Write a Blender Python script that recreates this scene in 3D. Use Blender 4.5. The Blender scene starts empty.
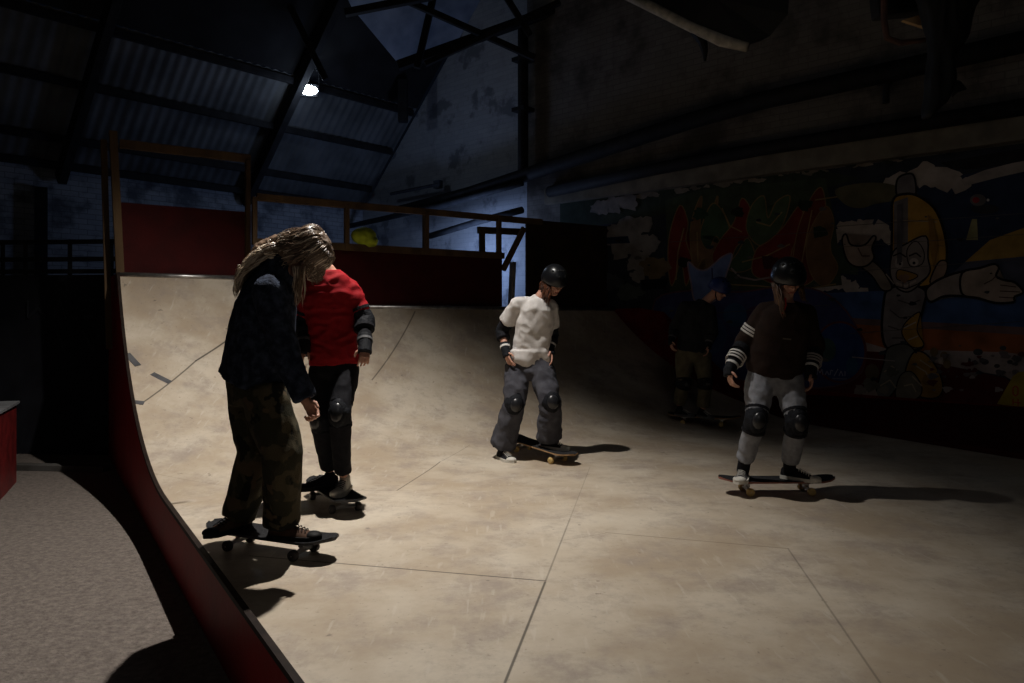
import bpy, bmesh, math, random
from mathutils import Vector, Matrix, noise
random.seed(7)
V = Vector
C = bpy.context.scene.collection
scn = bpy.context.scene
F, CX, HY, CH = 737.0, 512.0, 320.0, 1.2          # focal length, principal column, horizon row, eye height

# ------------------------------------------------------------------ camera
cd = bpy.data.cameras.new('camera'); cam = bpy.data.objects.new('camera', cd); C.objects.link(cam)
cam.location = (0, 0, CH); cam.rotation_euler = (math.pi/2, 0, 0)
cd.sensor_width = 36; cd.lens = F/1024*36; cd.shift_y = -(341.5-HY)/1024; cd.clip_start = 0.05
scn.camera = cam

def P(px, py, z):
    "point at depth z that projects to the pixel"
    return V(((px-CX)/F*z, z, CH-(py-HY)/F*z))

# ------------------------------------------------------------------ place frames
O = V((-2.232, 4.782, 0)); U = V((.8396, .5432, 0)); D = V((-.5432, .8396, 0))   # ramp: along coping / up the transition
R0 = 4.0
def vh(h): return math.sqrt(R0*R0-(R0-h)**2)
def rh(v): return 0 if v <= 0 else R0-math.sqrt(max(0, R0*R0-v*v))
def RP(u, v, h=0): return O+U*u+D*v+V((0, 0, h))
def uv(p):
    d = V((p[0], p[1], 0))-O
    return d.dot(U), d.dot(D)
def gh(x, y): return rh(uv((x, y, 0))[1])
def ramp_hit(px, py):
    "ray against the riding surface"
    d = V(((px-CX)/F, 1, -(py-HY)/F)); t = 1.0
    while t < 16:
        p = V((0, 0, CH))+d*t
        if p.z <= gh(p.x, p.y): return p
        t += .01
    return p
def on_plane_v(px, py, v):
    "point above the line at ramp offset v"
    r = (px-CX)/F
    B = O+D*v
    u = (r*B.y-B.x)/(U.x-r*U.y)
    z = B.y+u*U.y
    return P(px, py, z), u
A = V((-.744, .668, 0)); B = V((.668, .744, 0))    # building: towards the eaves wall / towards the painted wall
BW = 9.03; AE = 12.2; PITCH = 1.0; RG = 4.5; EH = 3.4
def bld(a, b, h): return A*a+B*b+V((0, 0, h))
def wallp(px, py, off=0.0):
    r = (px-CX)/F
    z = (BW-off)/(.668*r+.744)
    return P(px, py, z)
def roofh(a): return EH+(AE-a)*PITCH if a > RG else EH+(AE-RG)*PITCH-(RG-a)*.3
def roofp(px, py, off=0.0):
    d = V(((px-CX)/F, 1, -(py-HY)/F)); a = d.dot(A)
    t = (EH-off-CH+AE*PITCH)/(d.z+a*PITCH)
    return V((0, 0, CH))+d*t

# ------------------------------------------------------------------ materials
def mat(name, col, col2=None, scale=8, rough=.8, metal=0, bump=0, bscale=60, detail=6, lo=.35, hi=.65, spec=.12, emis=None, stretch=None):
    m = bpy.data.materials.new(name); m.use_nodes = True
    nt = m.node_tree; b = nt.nodes['Principled BSDF']
    b.inputs['Roughness'].default_value = rough; b.inputs['Metallic'].default_value = metal
    b.inputs['Specular IOR Level'].default_value = spec
    b.inputs['Base Color'].default_value = (*col, 1)
    tc = nt.nodes.new('ShaderNodeTexCoord')
    src = tc.outputs['Object']
    if stretch:
        mp = nt.nodes.new('ShaderNodeMapping'); mp.inputs['Scale'].default_value = stretch
        nt.links.new(src, mp.inputs['Vector']); src = mp.outputs['Vector']
    if col2:
        n = nt.nodes.new('ShaderNodeTexNoise'); n.inputs['Scale'].default_value = scale; n.inputs['Detail'].default_value = detail
        nt.links.new(src, n.inputs['Vector'])
        r = nt.nodes.new('ShaderNodeValToRGB'); r.color_ramp.elements[0].position = lo; r.color_ramp.elements[1].position = hi
        r.color_ramp.elements[0].color = (*col, 1); r.color_ramp.elements[1].color = (*col2, 1)
        nt.links.new(n.outputs['Fac'], r.inputs['Fac']); nt.links.new(r.outputs['Color'], b.inputs['Base Color'])
    if bump:
        n = nt.nodes.new('ShaderNodeTexNoise'); n.inputs['Scale'].default_value = bscale; n.inputs['Detail'].default_value = 4
        nt.links.new(src, n.inputs['Vector'])
        bp = nt.nodes.new('ShaderNodeBump'); bp.inputs['Strength'].default_value = bump; bp.inputs['Distance'].default_value = .02
        nt.links.new(n.outputs['Fac'], bp.inputs['Height']); nt.links.new(bp.outputs['Normal'], b.inputs['Normal'])
    if emis:
        b.inputs['Emission Color'].default_value = (*emis[0], 1); b.inputs['Emission Strength'].default_value = emis[1]
    return m

class NT:
    def __init__(s, nt): s.nt = nt
    def m(s, op, a, b=None, c=None):
        n = s.nt.nodes.new('ShaderNodeMath'); n.operation = op
        for i, x in enumerate((a, b, c)):
            if x is None: continue
            if isinstance(x, (int, float)): n.inputs[i].default_value = x
            else: s.nt.links.new(x, n.inputs[i])
        return n.outputs[0]
    def mixc(s, fac, a, b):
        n = s.nt.nodes.new('ShaderNodeMix'); n.data_type = 'RGBA'
        for x, i in ((fac, 0), (a, 6), (b, 7)):
            if isinstance(x, (int, float)): n.inputs[i].default_value = x
            elif isinstance(x, tuple): n.inputs[i].default_value = (*x, 1)
            else: s.nt.links.new(x, n.inputs[i])
        return n.outputs[2]
    def noise(s, vec, scale, detail=5, out='Fac', rough=.5):
        n = s.nt.nodes.new('ShaderNodeTexNoise'); n.inputs['Scale'].default_value = scale; n.inputs['Detail'].default_value = detail
        n.inputs['Roughness'].default_value = rough
        s.nt.links.new(vec, n.inputs['Vector']); return n.outputs[out]
    def step(s, x, a, b):
        n = s.nt.nodes.new('ShaderNodeMapRange'); n.inputs[1].default_value = a; n.inputs[2].default_value = b
        n.interpolation_type = 'SMOOTHSTEP'
        s.nt.links.new(x, n.inputs[0]); return n.outputs[0]

def ramp_material():
    m = mat('worn_ramp_board', (.47, .40, .315), rough=.62, spec=.25)
    nt = m.node_tree; g = NT(nt); b = nt.nodes['Principled BSDF']
    tc = nt.nodes.new('ShaderNodeTexCoord'); pos = tc.outputs['Object']
    sp = nt.nodes.new('ShaderNodeSeparateXYZ'); nt.links.new(pos, sp.inputs[0])
    X, Y = sp.outputs[0], sp.outputs[1]
    n1 = g.step(g.noise(pos, 1.1, 8, rough=.65), .36, .66)
    c = g.mixc(n1, (.37, .295, .214), (.52, .455, .367))
    n2 = g.step(g.noise(pos, 2.6, 12, rough=.75), .44, .70)
    c = g.mixc(g.m('MULTIPLY', n2, .9), c, (.30, .25, .21))
    n6 = g.step(g.noise(pos, 7.5, 12, rough=.8), .55, .72)
    c = g.mixc(g.m('MULTIPLY', n6, .45), c, (.25, .205, .165))
    # scuffs: stretched noise
    mp = nt.nodes.new('ShaderNodeMapping'); mp.inputs['Scale'].default_value = (9, 1.3, 2); mp.inputs['Rotation'].default_value = (0, 0, .5)
    nt.links.new(pos, mp.inputs['Vector'])
    n3 = g.step(g.noise(mp.outputs[0], 3, 6), .6, .72)
    c = g.mixc(g.m('MULTIPLY', n3, .35), c, (.58, .53, .46))
    n5 = g.step(g.noise(pos, 38, 2), .66, .73)
    c = g.mixc(g.m('MULTIPLY', n5, .35), c, (.16, .135, .11))
    n4 = g.step(g.noise(pos, 14, 3), .70, .74)
    c = g.mixc(g.m('MULTIPLY', n4, .6), c, (.12, .10, .085))
    segs = []
    def seg(p0, p1, w=.006, s=.85):
        a, q = ramp_hit(*p0), ramp_hit(*p1); segs.append((a.x-O.x, a.y-O.y, q.x-O.x, q.y-O.y, w, s))
    seg((590, 467), (570, 519), .004, .3); seg((570, 519), (545, 583), .005, .5); seg((545, 583), (505, 683), .006, .85); seg((250, 556), (545, 581.5)); seg((606, 533), (788, 549), .005, .6); seg((561, 541), (606, 533.2), .004, .3)
    seg((788, 549), (880, 683), .005, .45); seg((300, 491), (397, 490.5), .005, .5); seg((397, 490.5), (440, 462), .006, .8)
    seg((440, 462), (470, 445), .005, .35)
    seg((140, 405), (196, 361), .008, .8); seg((196, 361), (252, 322), .009, .9)
    seg((372, 380), (415, 312), .008, .7); seg((150, 473), (235, 487), .005, .25)
    for (x0, y0, x1, y1, w, s) in segs:
        L2 = (x1-x0)**2+(y1-y0)**2
        dx = g.m('SUBTRACT', X, x0); dy = g.m('SUBTRACT', Y, y0)
        t = g.m('ADD', g.m('MULTIPLY', dx, (x1-x0)/L2), g.m('MULTIPLY', dy, (y1-y0)/L2))
        n = nt.nodes.new('ShaderNodeClamp'); nt.links.new(t, n.inputs[0]); t = n.outputs[0]
        ex = g.m('SUBTRACT', dx, g.m('MULTIPLY', t, x1-x0)); ey = g.m('SUBTRACT', dy, g.m('MULTIPLY', t, y1-y0))
        d = g.m('SQRT', g.m('ADD', g.m('MULTIPLY', ex, ex), g.m('MULTIPLY', ey, ey)))
        k = g.m('MULTIPLY', g.step(d, w*1.3, w*.4), s)
        c = g.mixc(k, c, (.055, .045, .035))
    nt.links.new(c, b.inputs['Base Color'])
    rr = g.m('ADD', .5, g.m('MULTIPLY', n2, .25)); nt.links.new(rr, b.inputs['Roughness'])
    bp = nt.nodes.new('ShaderNodeBump'); bp.inputs['Strength'].default_value = .08; bp.inputs['Distance'].default_value = .01
    nt.links.new(n2, bp.inputs['Height']); nt.links.new(bp.outputs[0], b.inputs['Normal'])
    return m

def brick_material(name, c1, c2, mortar, stain, axis_u, scale=1.0, bump=.5, patch=(.5, .62)):
    m = mat(name, c1, rough=.9, spec=.15); nt = m.node_tree; g = NT(nt); b = nt.nodes['Principled BSDF']
    tc = nt.nodes.new('ShaderNodeTexCoord'); pos = tc.outputs['Object']
    sp = nt.nodes.new('ShaderNodeSeparateXYZ'); nt.links.new(pos, sp.inputs[0])
    s = g.m('ADD', g.m('MULTIPLY', sp.outputs[0], axis_u.x), g.m('MULTIPLY', sp.outputs[1], axis_u.y))
    cb = nt.nodes.new('ShaderNodeCombineXYZ'); nt.links.new(s, cb.inputs[0]); nt.links.new(sp.outputs[2], cb.inputs[1])
    br = nt.nodes.new('ShaderNodeTexBrick'); nt.links.new(cb.outputs[0], br.inputs['Vector'])
    br.inputs['Color1'].default_value = (*c1, 1); br.inputs['Color2'].default_value = (*c2, 1); br.inputs['Mortar'].default_value = (*mortar, 1)
    br.inputs['Scale'].default_value = scale; br.inputs['Brick Width'].default_value = .235; br.inputs['Row Height'].default_value = .08
    br.inputs['Mortar Size'].default_value = .005; br.inputs['Mortar Smooth'].default_value = .3
    k = g.step(g.noise(pos, 1.5, 8, rough=.6), patch[0], patch[1])
    c = g.mixc(g.m('MULTIPLY', k, .85), br.outputs['Color'], stain)
    k2 = g.step(g.noise(pos, 5, 8, rough=.7), .5, .7)
    c = g.mixc(g.m('MULTIPLY', k2, .4), c, stain)
    nt.links.new(c, b.inputs['Base Color'])
    bp = nt.nodes.new('ShaderNodeBump'); bp.inputs['Strength'].default_value = bump; bp.inputs['Distance'].default_value = .01
    bp.invert = True
    nt.links.new(br.outputs['Fac'], bp.inputs['Height']); nt.links.new(bp.outputs[0], b.inputs['Normal'])
    return m

M = dict(
    ramp=ramp_material(),
    concrete=mat('worn_concrete', (.10, .084, .074), (.20, .17, .15), 28, .9, bump=.6, bscale=60, lo=.25, hi=.75, detail=12),
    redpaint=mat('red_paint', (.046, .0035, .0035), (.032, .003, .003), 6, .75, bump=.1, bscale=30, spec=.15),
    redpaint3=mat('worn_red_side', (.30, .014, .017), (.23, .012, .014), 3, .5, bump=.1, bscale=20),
    redpaint2=mat('scuffed_red_paint', (.13, .012, .012), (.07, .008, .008), 9, .45, bump=.15, bscale=20),
    timber=mat('weathered_timber', (.105, .066, .034), (.06, .038, .022), 5, .8, bump=.2, bscale=40, stretch=(1, 1, .2)),
    steel=mat('coping_steel', (.45, .44, .43), (.25, .24, .23), 12, .35, metal=.9),
    darksteel=mat('blackened_steel', (.012, .012, .013), (.02, .02, .022), 7, .7),
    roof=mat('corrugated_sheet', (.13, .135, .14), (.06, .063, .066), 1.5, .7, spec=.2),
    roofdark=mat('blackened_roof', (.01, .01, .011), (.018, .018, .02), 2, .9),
    skylight=mat('clouded_rooflight', (.26, .30, .38), (.15, .18, .24), 2.5, .5),
    darkpanel=mat('dark_plywood', (.035, .022, .014), (.022, .015, .011), 4, .8),
    blackpanel=mat('black_board', (.012, .012, .016), (.02, .021, .027), 3, .8),
    greyboard=mat('grey_ledge_board', (.17, .15, .12), (.10, .09, .075), 4, .8),
    skin=mat('skin', (.50, .27, .19), (.42, .21, .15), 20, .5, spec=.4),
    eye=mat('eye', (.6, .6, .58), rough=.2), iris=mat('iris', (.03, .02, .015), rough=.2), lip=mat('lip', (.35, .11, .09), rough=.5),
    blackcloth=mat('black_cloth', (.007, .007, .009), (.012, .012, .015), 30, .85, bump=.2, bscale=200),
    pad=mat('pad_fabric', (.007, .008, .010), (.012, .013, .017), 40, .7, bump=.3, bscale=120),
    padcap=mat('pad_cap_plastic', (.016, .017, .02), (.01, .01, .012), 10, .3, spec=.5),
    whitestrap=mat('white_strap', (.62, .60, .58), (.5, .48, .46), 10, .6),
    greytape=mat('grey_tape', (.10, .10, .105), (.07, .07, .075), 10, .5),
    rubber=mat('black_rubber', (.01, .01, .01), rough=.6),
    urethane=mat('amber_wheel', (.55, .40, .17), (.45, .31, .12), 20, .4),
    darkwheel=mat('dark_wheel', (.05, .045, .045), rough=.4),
    grip=mat('grip_tape', (.02, .02, .022), (.035, .035, .037), 60, .95, bump=.6, bscale=400),
    maple=mat('maple_ply', (.38, .24, .13), (.28, .17, .09), 8, .5, stretch=(1, 6, 6)),
    chrome=mat('truck_metal', (.45, .45, .46), rough=.35, metal=.9),
    canvas=mat('white_canvas', (.62, .60, .55), (.5, .48, .43), 20, .8),
    yellow=mat('yellow_green_cloth', (.34, .40, .03), (.22, .28, .02), 8, .7),
    lens=mat('lamp_lens', (1, 1, 1), emis=((.72, .86, 1), 60)),
    pale=mat('pale_netting', (.32, .29, .24), (.2, .18, .15), 14, .8),
    orange=mat('ochre_board', (.30, .20, .10), (.2, .13, .07), 6, .8),
)
M['gable_blue'] = brick_material('flaking_whitewashed_brick', (.34, .36, .39), (.30, .32, .35), (.27, .29, .31), (.13, .14, .16), A, patch=(.54, .62), bump=.25)
M['gable_brick'] = brick_material('sooty_painted_brick', (.15, .138, .13), (.13, .12, .11), (.105, .097, .09), (.055, .05, .047), A, bump=.5, patch=(.45, .65))
M['eave_brick'] = brick_material('whitewashed_brick', (.30, .32, .35), (.24, .26, .29), (.14, .15, .17), (.06, .065, .08), B, patch=(.5, .65))

# ------------------------------------------------------------------ mesh helpers
def link(o, parent=None):
    C.objects.link(o)
    if parent is not None: o.parent = parent
    return o
def obj(name, bm, m, parent=None, smooth=False, loc=None):
    "one mesh object; world-built geometry is moved to its parent's frame"
    me = bpy.data.meshes.new(name)
    if isinstance(bm, bpy.types.Mesh): me = bm; me.name = name
    else:
        bmesh.ops.recalc_face_normals(bm, faces=bm.faces[:]) if bm.faces else None
        bm.to_mesh(me); bm.free()
    off = V((0, 0, 0))
    p = parent
    while p is not None: off += p.location; p = p.parent
    o = bpy.data.objects.new(name, me)
    if loc is not None:
        o.location = V(loc)-off; me.transform(Matrix.Translation(-V(loc)))
    elif off.length: me.transform(Matrix.Translation(-off))
    for x in (m if isinstance(m, (list, tuple)) else [m]): me.materials.append(x)
    if smooth:
        for p in me.polygons: p.use_smooth = True
    return link(o, parent)
def tag(o, label=None, cat=None, group=None, kind=None):
    for k, v in (('label', label), ('category', cat), ('group', group), ('kind', kind)):
        if v: o[k] = v
    return o
def empty(name, loc, label, cat, group=None, rz=0):
    o = bpy.data.objects.new(name, None); o.location = loc; o.rotation_euler = (0, 0, rz); o.empty_display_size = .1
    return tag(link(o), label, cat, group)

def box(bm, c, sx, sy, sz, ax=V((1, 0, 0)), ay=None, bevel=0):
    ax = ax.normalized(); ay = (ay or V((0, 0, 1)).cross(ax)).normalized(); az = ax.cross(ay).normalized()
    vs = []
    for k in (-.5, .5):
        for j in (-.5, .5):
            for i in (-.5, .5): vs.append(bm.verts.new(V(c)+ax*sx*i+ay*sy*j+az*sz*k))
    fs = [bm.faces.new([vs[i] for i in q]) for q in ((0, 2, 3, 1), (4, 5, 7, 6), (0, 1, 5, 4), (2, 6, 7, 3), (0, 4, 6, 2), (1, 3, 7, 5))]
    if bevel:
        es = list({e for f in fs for e in f.edges})
        bmesh.ops.bevel(bm, geom=es, offset=bevel, segments=2, affect='EDGES', profile=.6)
def beam(bm, p, q, w, h, up=V((0, 0, 1)), bevel=.004):
    p, q = V(p), V(q); d = (q-p); a = d.normalized(); s = up.cross(a)
    if s.length < .01: s = V((1, 0, 0))
    box(bm, (p+q)/2, d.length, w, h, a, s.normalized(), bevel)
def frame_of(a):
    a = a.normalized(); t = V((0, 0, 1)) if abs(a.z) < .9 else V((1, 0, 0))
    s = a.cross(t).normalized(); return s, s.cross(a).normalized()
def rings(bm, rs, cap=True):
    "rs: list of lists of points, same length"
    vv = [[bm.verts.new(p) for p in r] for r in rs]; n = len(vv[0])
    for a, b in zip(vv, vv[1:]):
        for i in range(n): bm.faces.new((a[i], a[(i+1) % n], b[(i+1) % n], b[i]))
    if cap: bm.faces.new(vv[0][::-1]); bm.faces.new(vv[-1])
    return vv
def ell(c, s, f, rx, ry, n=20, e=1.0):
    o = []
    for i in range(n):
        t = 2*math.pi*i/n; ct, st = math.cos(t), math.sin(t)
        o.append(c+s*rx*math.copysign(abs(ct)**e, ct)+f*ry*math.copysign(abs(st)**e, st))
    return o
def tube(bm, pts, rad, n=10, cap=True):
    pts = [V(p) for p in pts]
    if isinstance(rad, (int, float)): rad = [rad]*len(pts)
    rs = []; s = None
    for i, p in enumerate(pts):
        a = (pts[min(i+1, len(pts)-1)]-pts[max(i-1, 0)]).normalized()
        if s is None: s, f = frame_of(a)
        else:
            s = (s-a*s.dot(a)).normalized(); f = s.cross(a)
        rs.append(ell(p, s, f, rad[i], rad[i], n))
    return rings(bm, rs, cap)
def capsule(bm, p0, p1, r0, r1, n=14, side=None, flat=1.0):
    p0, p1 = V(p0), V(p1); d = p1-p0; L = max(d.length, 1e-4); a = d/L if L > 1e-3 else V((0, 0, 1))
    s, f = frame_of(a)
    if side is not None:
        s = (side-a*side.dot(a)).normalized(); f = s.cross(a).normalized()
    rs = []
    for k in range(5):
        t = -math.pi/2+math.pi/2*(k+.35)/5.35; rs.append((p0+a*r0*math.sin(t), r0*math.cos(t)))
    rs.append((p0, r0)); rs.append((p1, r1))
    for k in range(1, 6):
        t = math.pi/2*k/5.35; rs.append((p1+a*r1*math.sin(t), r1*math.cos(t)))
    rings(bm, [ell(c, s, f, r, r*flat, n) for c, r in rs])
def ellipsoid(bm, c, ax, ay, az, rx, ry, rz, n=18, m=10):
    rs = []
    for k in range(m+1):
        t = -math.pi/2+math.pi*(k+.15)/(m+.3)
        rs.append(ell(V(c)+az*rz*math.sin(t), ax, ay, rx*math.cos(t), ry*math.cos(t), n))
    rings(bm, rs)
def remesh(bm, voxel, smooth=3, fold=None):
    me = bpy.data.meshes.new('tmp'); bmesh.ops.recalc_face_normals(bm, faces=bm.faces[:]); bm.to_mesh(me); bm.free()
    o = bpy.data.objects.new('tmp', me); C.objects.link(o)
    r = o.modifiers.new('r', 'REMESH'); r.mode = 'VOXEL'; r.voxel_size = voxel
    if smooth:
        s = o.modifiers.new('s', 'SMOOTH'); s.iterations = smooth; s.factor = .5
    dg = bpy.context.evaluated_depsgraph_get(); dg.update()
    out = bpy.data.meshes.new_from_object(o.evaluated_get(dg))
    bpy.data.objects.remove(o); bpy.data.meshes.remove(me)
    if fold:
        amp, sc, st = fold
        ns = [v.normal.copy() for v in out.vertices]
        for v, n in zip(out.vertices, ns):
            p = V((v.co.x*sc, v.co.y*sc, v.co.z*sc*st))
            w = noise.noise(p+V((3, 5, 1)))+.6*noise.noise(p*2.1)
            w = 1-abs(w)*2.2
            v.co += n*amp*w
    for p in out.polygons: p.use_smooth = True
    return out
def join(meshes):
    bm = bmesh.new()
    for m in meshes: bm.from_mesh(m)
    out = bpy.data.meshes.new('joined'); bm.to_mesh(out); bm.free()
    for p in out.polygons: p.use_smooth = True
    return out

# ================================================================== THE BUILDING
def structure(name, bm, m, smooth=False): return tag(obj(name, bm, m, smooth=smooth), kind='structure')
GZ = -.35
bm = bmesh.new()
vs = [bm.verts.new(bld(a, b, GZ)) for a, b in ((-9, -8), (AE, -8), (AE, BW), (-9, BW))]; bm.faces.new(vs)
structure('floor', bm, M['concrete'])
# painted / gable wall in three stretches of finish
def wall_quad(bm, a0, a1, h0, h1, off=0):
    n = 24
    prev = None
    for i in range(n+1):
        a = a0+(a1-a0)*i/n
        top = min(h1, roofh(a)) if h1 else roofh(a)
        cur = (bm.verts.new(bld(a, BW-off, h0)), bm.verts.new(bld(a, BW-off, top)))
        if prev: bm.faces.new((prev[0], cur[0], cur[1], prev[1]))
        prev = cur
aS = wallp(527, 200).dot(A)
bm = bmesh.new(); wall_quad(bm, -9, aS, GZ, None); structure('wall_right', bm, M['gable_brick'])
bm = bmesh.new(); wall_quad(bm, aS, AE, GZ, None, -.04)
structure('wall_gable', bm, M['gable_blue'])
bm = bmesh.new(); vs = [bm.verts.new(bld(AE, b, h)) for b, h in ((-8, GZ), (BW+.05, GZ), (BW+.05, EH+.05), (-8, EH+.05))]; bm.faces.new(vs)
structure('wall_left', bm, M['eave_brick'])
bm = bmesh.new()
vs = [bm.verts.new(p) for p in (bld(-9, -8, GZ), bld(AE, -8, GZ), bld(AE, -8, EH), bld(RG, -8, roofh(RG)), bld(-9, -8, roofh(-9)))]; bm.faces.new(vs)
structure('wall_front', bm, M['gable_brick'])
bm = bmesh.new(); vs = [bm.verts.new(bld(-9, b, h)) for b, h in ((-8, GZ), (BW, GZ), (BW, 1.0), (-8, 1.0))]; bm.faces.new(vs)
structure('wall_back', bm, M['gable_brick'])
# corrugated roof
AP1 = 10.5
def corr(a0, a1, b0, b1, mtl, name, nseg=1):
    bm = bmesh.new(); n = int((b1-b0)/.15*8)
    prev = None
    for i in range(n+1):
        b = b0+(b1-b0)*i/n; w = .013*math.cos(2*math.pi*b/.15)
        cur = [bm.verts.new(bld(a0+(a1-a0)*k/nseg, b, roofh(a0+(a1-a0)*k/nseg)+w+.03)) for k in range(nseg+1)]
        if prev:
            for k in range(nseg): bm.faces.new((prev[k], prev[k+1], cur[k+1], cur[k]))
        prev = cur
    return structure(name, bm, mtl, True)
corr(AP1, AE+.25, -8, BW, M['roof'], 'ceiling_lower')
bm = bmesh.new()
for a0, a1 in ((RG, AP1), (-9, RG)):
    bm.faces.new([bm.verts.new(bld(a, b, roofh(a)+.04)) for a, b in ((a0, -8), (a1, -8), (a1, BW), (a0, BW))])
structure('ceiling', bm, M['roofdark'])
bm = bmesh.new()
q = [roofp(x, y, .03) for x, y in ((352, 8), (402, 68), (470, 38), (560, -10), (520, -60), (330, -40))]
bm.faces.new([bm.verts.new(p) for p in q])
r = bmesh.ops.extrude_face_region(bm, geom=bm.faces[:]); bmesh.ops.translate(bm, vec=(0, 0, .02), verts=[v for v in r['geom'] if isinstance(v, bmesh.types.BMVert)])
structure('window_1', bm, M['skylight'])

def steel_bar(name, p, q, w, h, m=None, label=None, cat='beam', group=None):
    bm = bmesh.new(); beam(bm, p, q, w, h, bevel=.01)
    return tag(obj(name, bm, m or M['darksteel']), label, cat, group)
pl = ['black purlin under the upper edge of the corrugated roof', 'black purlin second from the top of the corrugated roof',
      'black purlin second from the bottom of the corrugated roof', 'black purlin lowest on the corrugated roof']
for a, l in zip((AP1, 11.12, 11.76, 12.08), pl):
    steel_bar('purlin', bld(a, -7.9, roofh(a)-.07), bld(a, 8.95, roofh(a)-.07), .06, .11, label=l, group='purlins under the roof')
rl = ['black sloping rafter at the far left, nearest the camera', 'black sloping rafter left of the timber post', 'black sloping rafter beside the lit lamp']
for b, l in zip((.95, 3.62, 6.5), rl):
    steel_bar('rafter', bld(AE-.05, b, roofh(AE)-.14), bld(4.9, b, roofh(4.9)-.28), .12, .22, label=l, group='rafters under the roof')
# truss members by the skylight
tr = [((398, 66), (560, 8), 11.6, .14, 'thick black bar under the skylight along the gable'),
      ((345, 13), (432, -4), 10.6, .10, 'thin black bar crossing the top of the skylight'),
      ((405, 0), (535, 58), 11.2, .09, 'black diagonal bar falling right across the skylight'),
      ((434, -6), (417, 68), 11.4, .10, 'near upright black bar in front of the skylight'),
      ((425, 64), (560, 2), 11.1, .08, 'black diagonal bar rising right from the skylight corner'),
      ((505, -5), (530, 35), 11.2, .09, 'short black strut above the drainpipe'),
      ((285, -4), (326, 80), 11.0, .09, 'black strut rising from the lit lamp to the roof')]
for p, q, z, w, l in tr:
    steel_bar('truss_bar', P(*p, z), P(*q, z), w, w, label=l, group='roof truss bars')
steel_bar('eaves_bracket', P(403, 80, 13.0), P(403, 122, 13.0), .16, .16, label='black bracket block at the gable end of the purlins', cat='bracket')
# pipes on the gable
def pipe(pts, r, label, m=None, off=.2, name='pipe'):
    bm = bmesh.new(); tube(bm, [wallp(x, y, off) for x, y in pts], r, 14)
    return tag(obj(name, bm, m or M['darksteel'], smooth=True), label, 'pipe')
M['duskpipe'] = mat('dusty_pipe', (.05, .055, .065), (.03, .033, .04), 6, .6)
pipe([(398, 212), (470, 193), (559, 164), (690, 121), (760, 101), (1040, 38)], .11, 'long thick dark pipe running the whole length of the painted wall')
pipe([(350, 226), (440, 206), (522, 183)], .05, 'dusty blue-grey pipe just under the long thick pipe by the corner', M['duskpipe'], .3)
pipe([(430, 236), (480, 221), (522, 210)], .055, 'dusty pipe lowest on the blue-lit gable', M['duskpipe'], .35)
pipe([(549, 192), (660, 168), (760, 149), (1040, 104)], .085, 'dark pipe just above the grey ledge board of the painted wall', None, .15)
bm = bmesh.new(); tube(bm, [wallp(523, 20, .2), wallp(523, 175, .2)], .085, 14)
for y in (60, 110): box(bm, wallp(523, y, .15), .26, .26, .06, A)
tag(obj('drainpipe', bm, M['darksteel'], smooth=False), 'black upright drainpipe at the corner between blue-lit and sooty brick', 'pipe')
bm = bmesh.new(); tube(bm, [wallp(391, 194, .18), wallp(440, 184, .18)], .03, 10); box(bm, wallp(438, 184.5, .15), .14, .1, .14, A)
tag(obj('tube_light', bm, M['duskpipe']), 'unlit slim tube light fixed to the blue-lit gable above the railing', 'lamp')
# ledge board on the painted wall
bm = bmesh.new()
a0, a1 = wallp(549, 190).dot(A), -6
box(bm, bld((a0+a1)/2, BW-.06, 3.13), abs(a0-a1), .12, .25, A, bevel=.01)
tag(obj('trim_1', bm, M['greyboard']), kind='structure')

# ================================================================== MURAL on the painted wall
class Mural:
    def __init__(s): s.bm = bmesh.new(); s.mats = []; s.layer = 0
    def idx(s, col):
        for i, (c, m) in enumerate(s.mats):
            if c == col: return i
        s.mats.append((col, mat('mural_paint', col, tuple(x*.52 for x in col), 6, .9, spec=.1, lo=.38, hi=.8, detail=12))); return len(s.mats)-1
    def poly(s, pts, col):
        s.layer += 1
        vs = [s.bm.verts.new(wallp(x, y, .004+s.layer*.00003)) for x, y in pts]
        f = s.bm.faces.new(vs); f.material_index = s.idx(col)
        bmesh.ops.triangulate(s.bm, faces=[f])
    def disc(s, x, y, rx, ry, col, n=18):
        s.poly([(x+rx*math.cos(2*math.pi*i/n), y+ry*math.sin(2*math.pi*i/n)) for i in range(n)], col)
    def blob(s, x, y, r, col, sd, ry=.8, n=26):
        rn = random.Random(sd); ph = [rn.uniform(0, 6) for _ in range(4)]
        s.poly([(x+r*math.cos(a)*q, y+r*ry*math.sin(a)*q) for a, q in ((2*math.pi*i/n, 1+.16*math.sin(3*2*math.pi*i/n+ph[0])+.13*math.sin(7*2*math.pi*i/n+ph[1])+.10*math.sin(11*2*math.pi*i/n+ph[2])) for i in range(n))], col)
    def line(s, pts, w, col, closed=False):
        if closed: pts = pts+[pts[0]]
        # smooth the line
        for (x0, y0), (x1, y1) in zip(pts, pts[1:]):
            d = math.hypot(x1-x0, y1-y0) or 1; nx, ny = -(y1-y0)/d*w/2, (x1-x0)/d*w/2
            s.poly([(x0+nx, y0+ny), (x1+nx, y1+ny), (x1-nx, y1-ny), (x0-nx, y0-ny)], col)
    def shape(s, pts, fill, line=(.012, .01, .012), w=1.6):
        q = []
        n = len(pts)
        for i in range(n):        # closed Catmull-Rom
            p0, p1, p2, p3 = (pts[(i+k-1) % n] for k in range(4))
            for k in range(4):
                t = k/4
                q.append(tuple(.5*((2*p1[j])+(-p0[j]+p2[j])*t+(2*p0[j]-5*p1[j]+4*p2[j]-p3[j])*t*t+(-p0[j]+3*p1[j]-3*p2[j]+p3[j])*t**3) for j in (0, 1)))
        s.poly(q, fill)
        if line: s.line(q, w, line, True)
mu = Mural()
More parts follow.
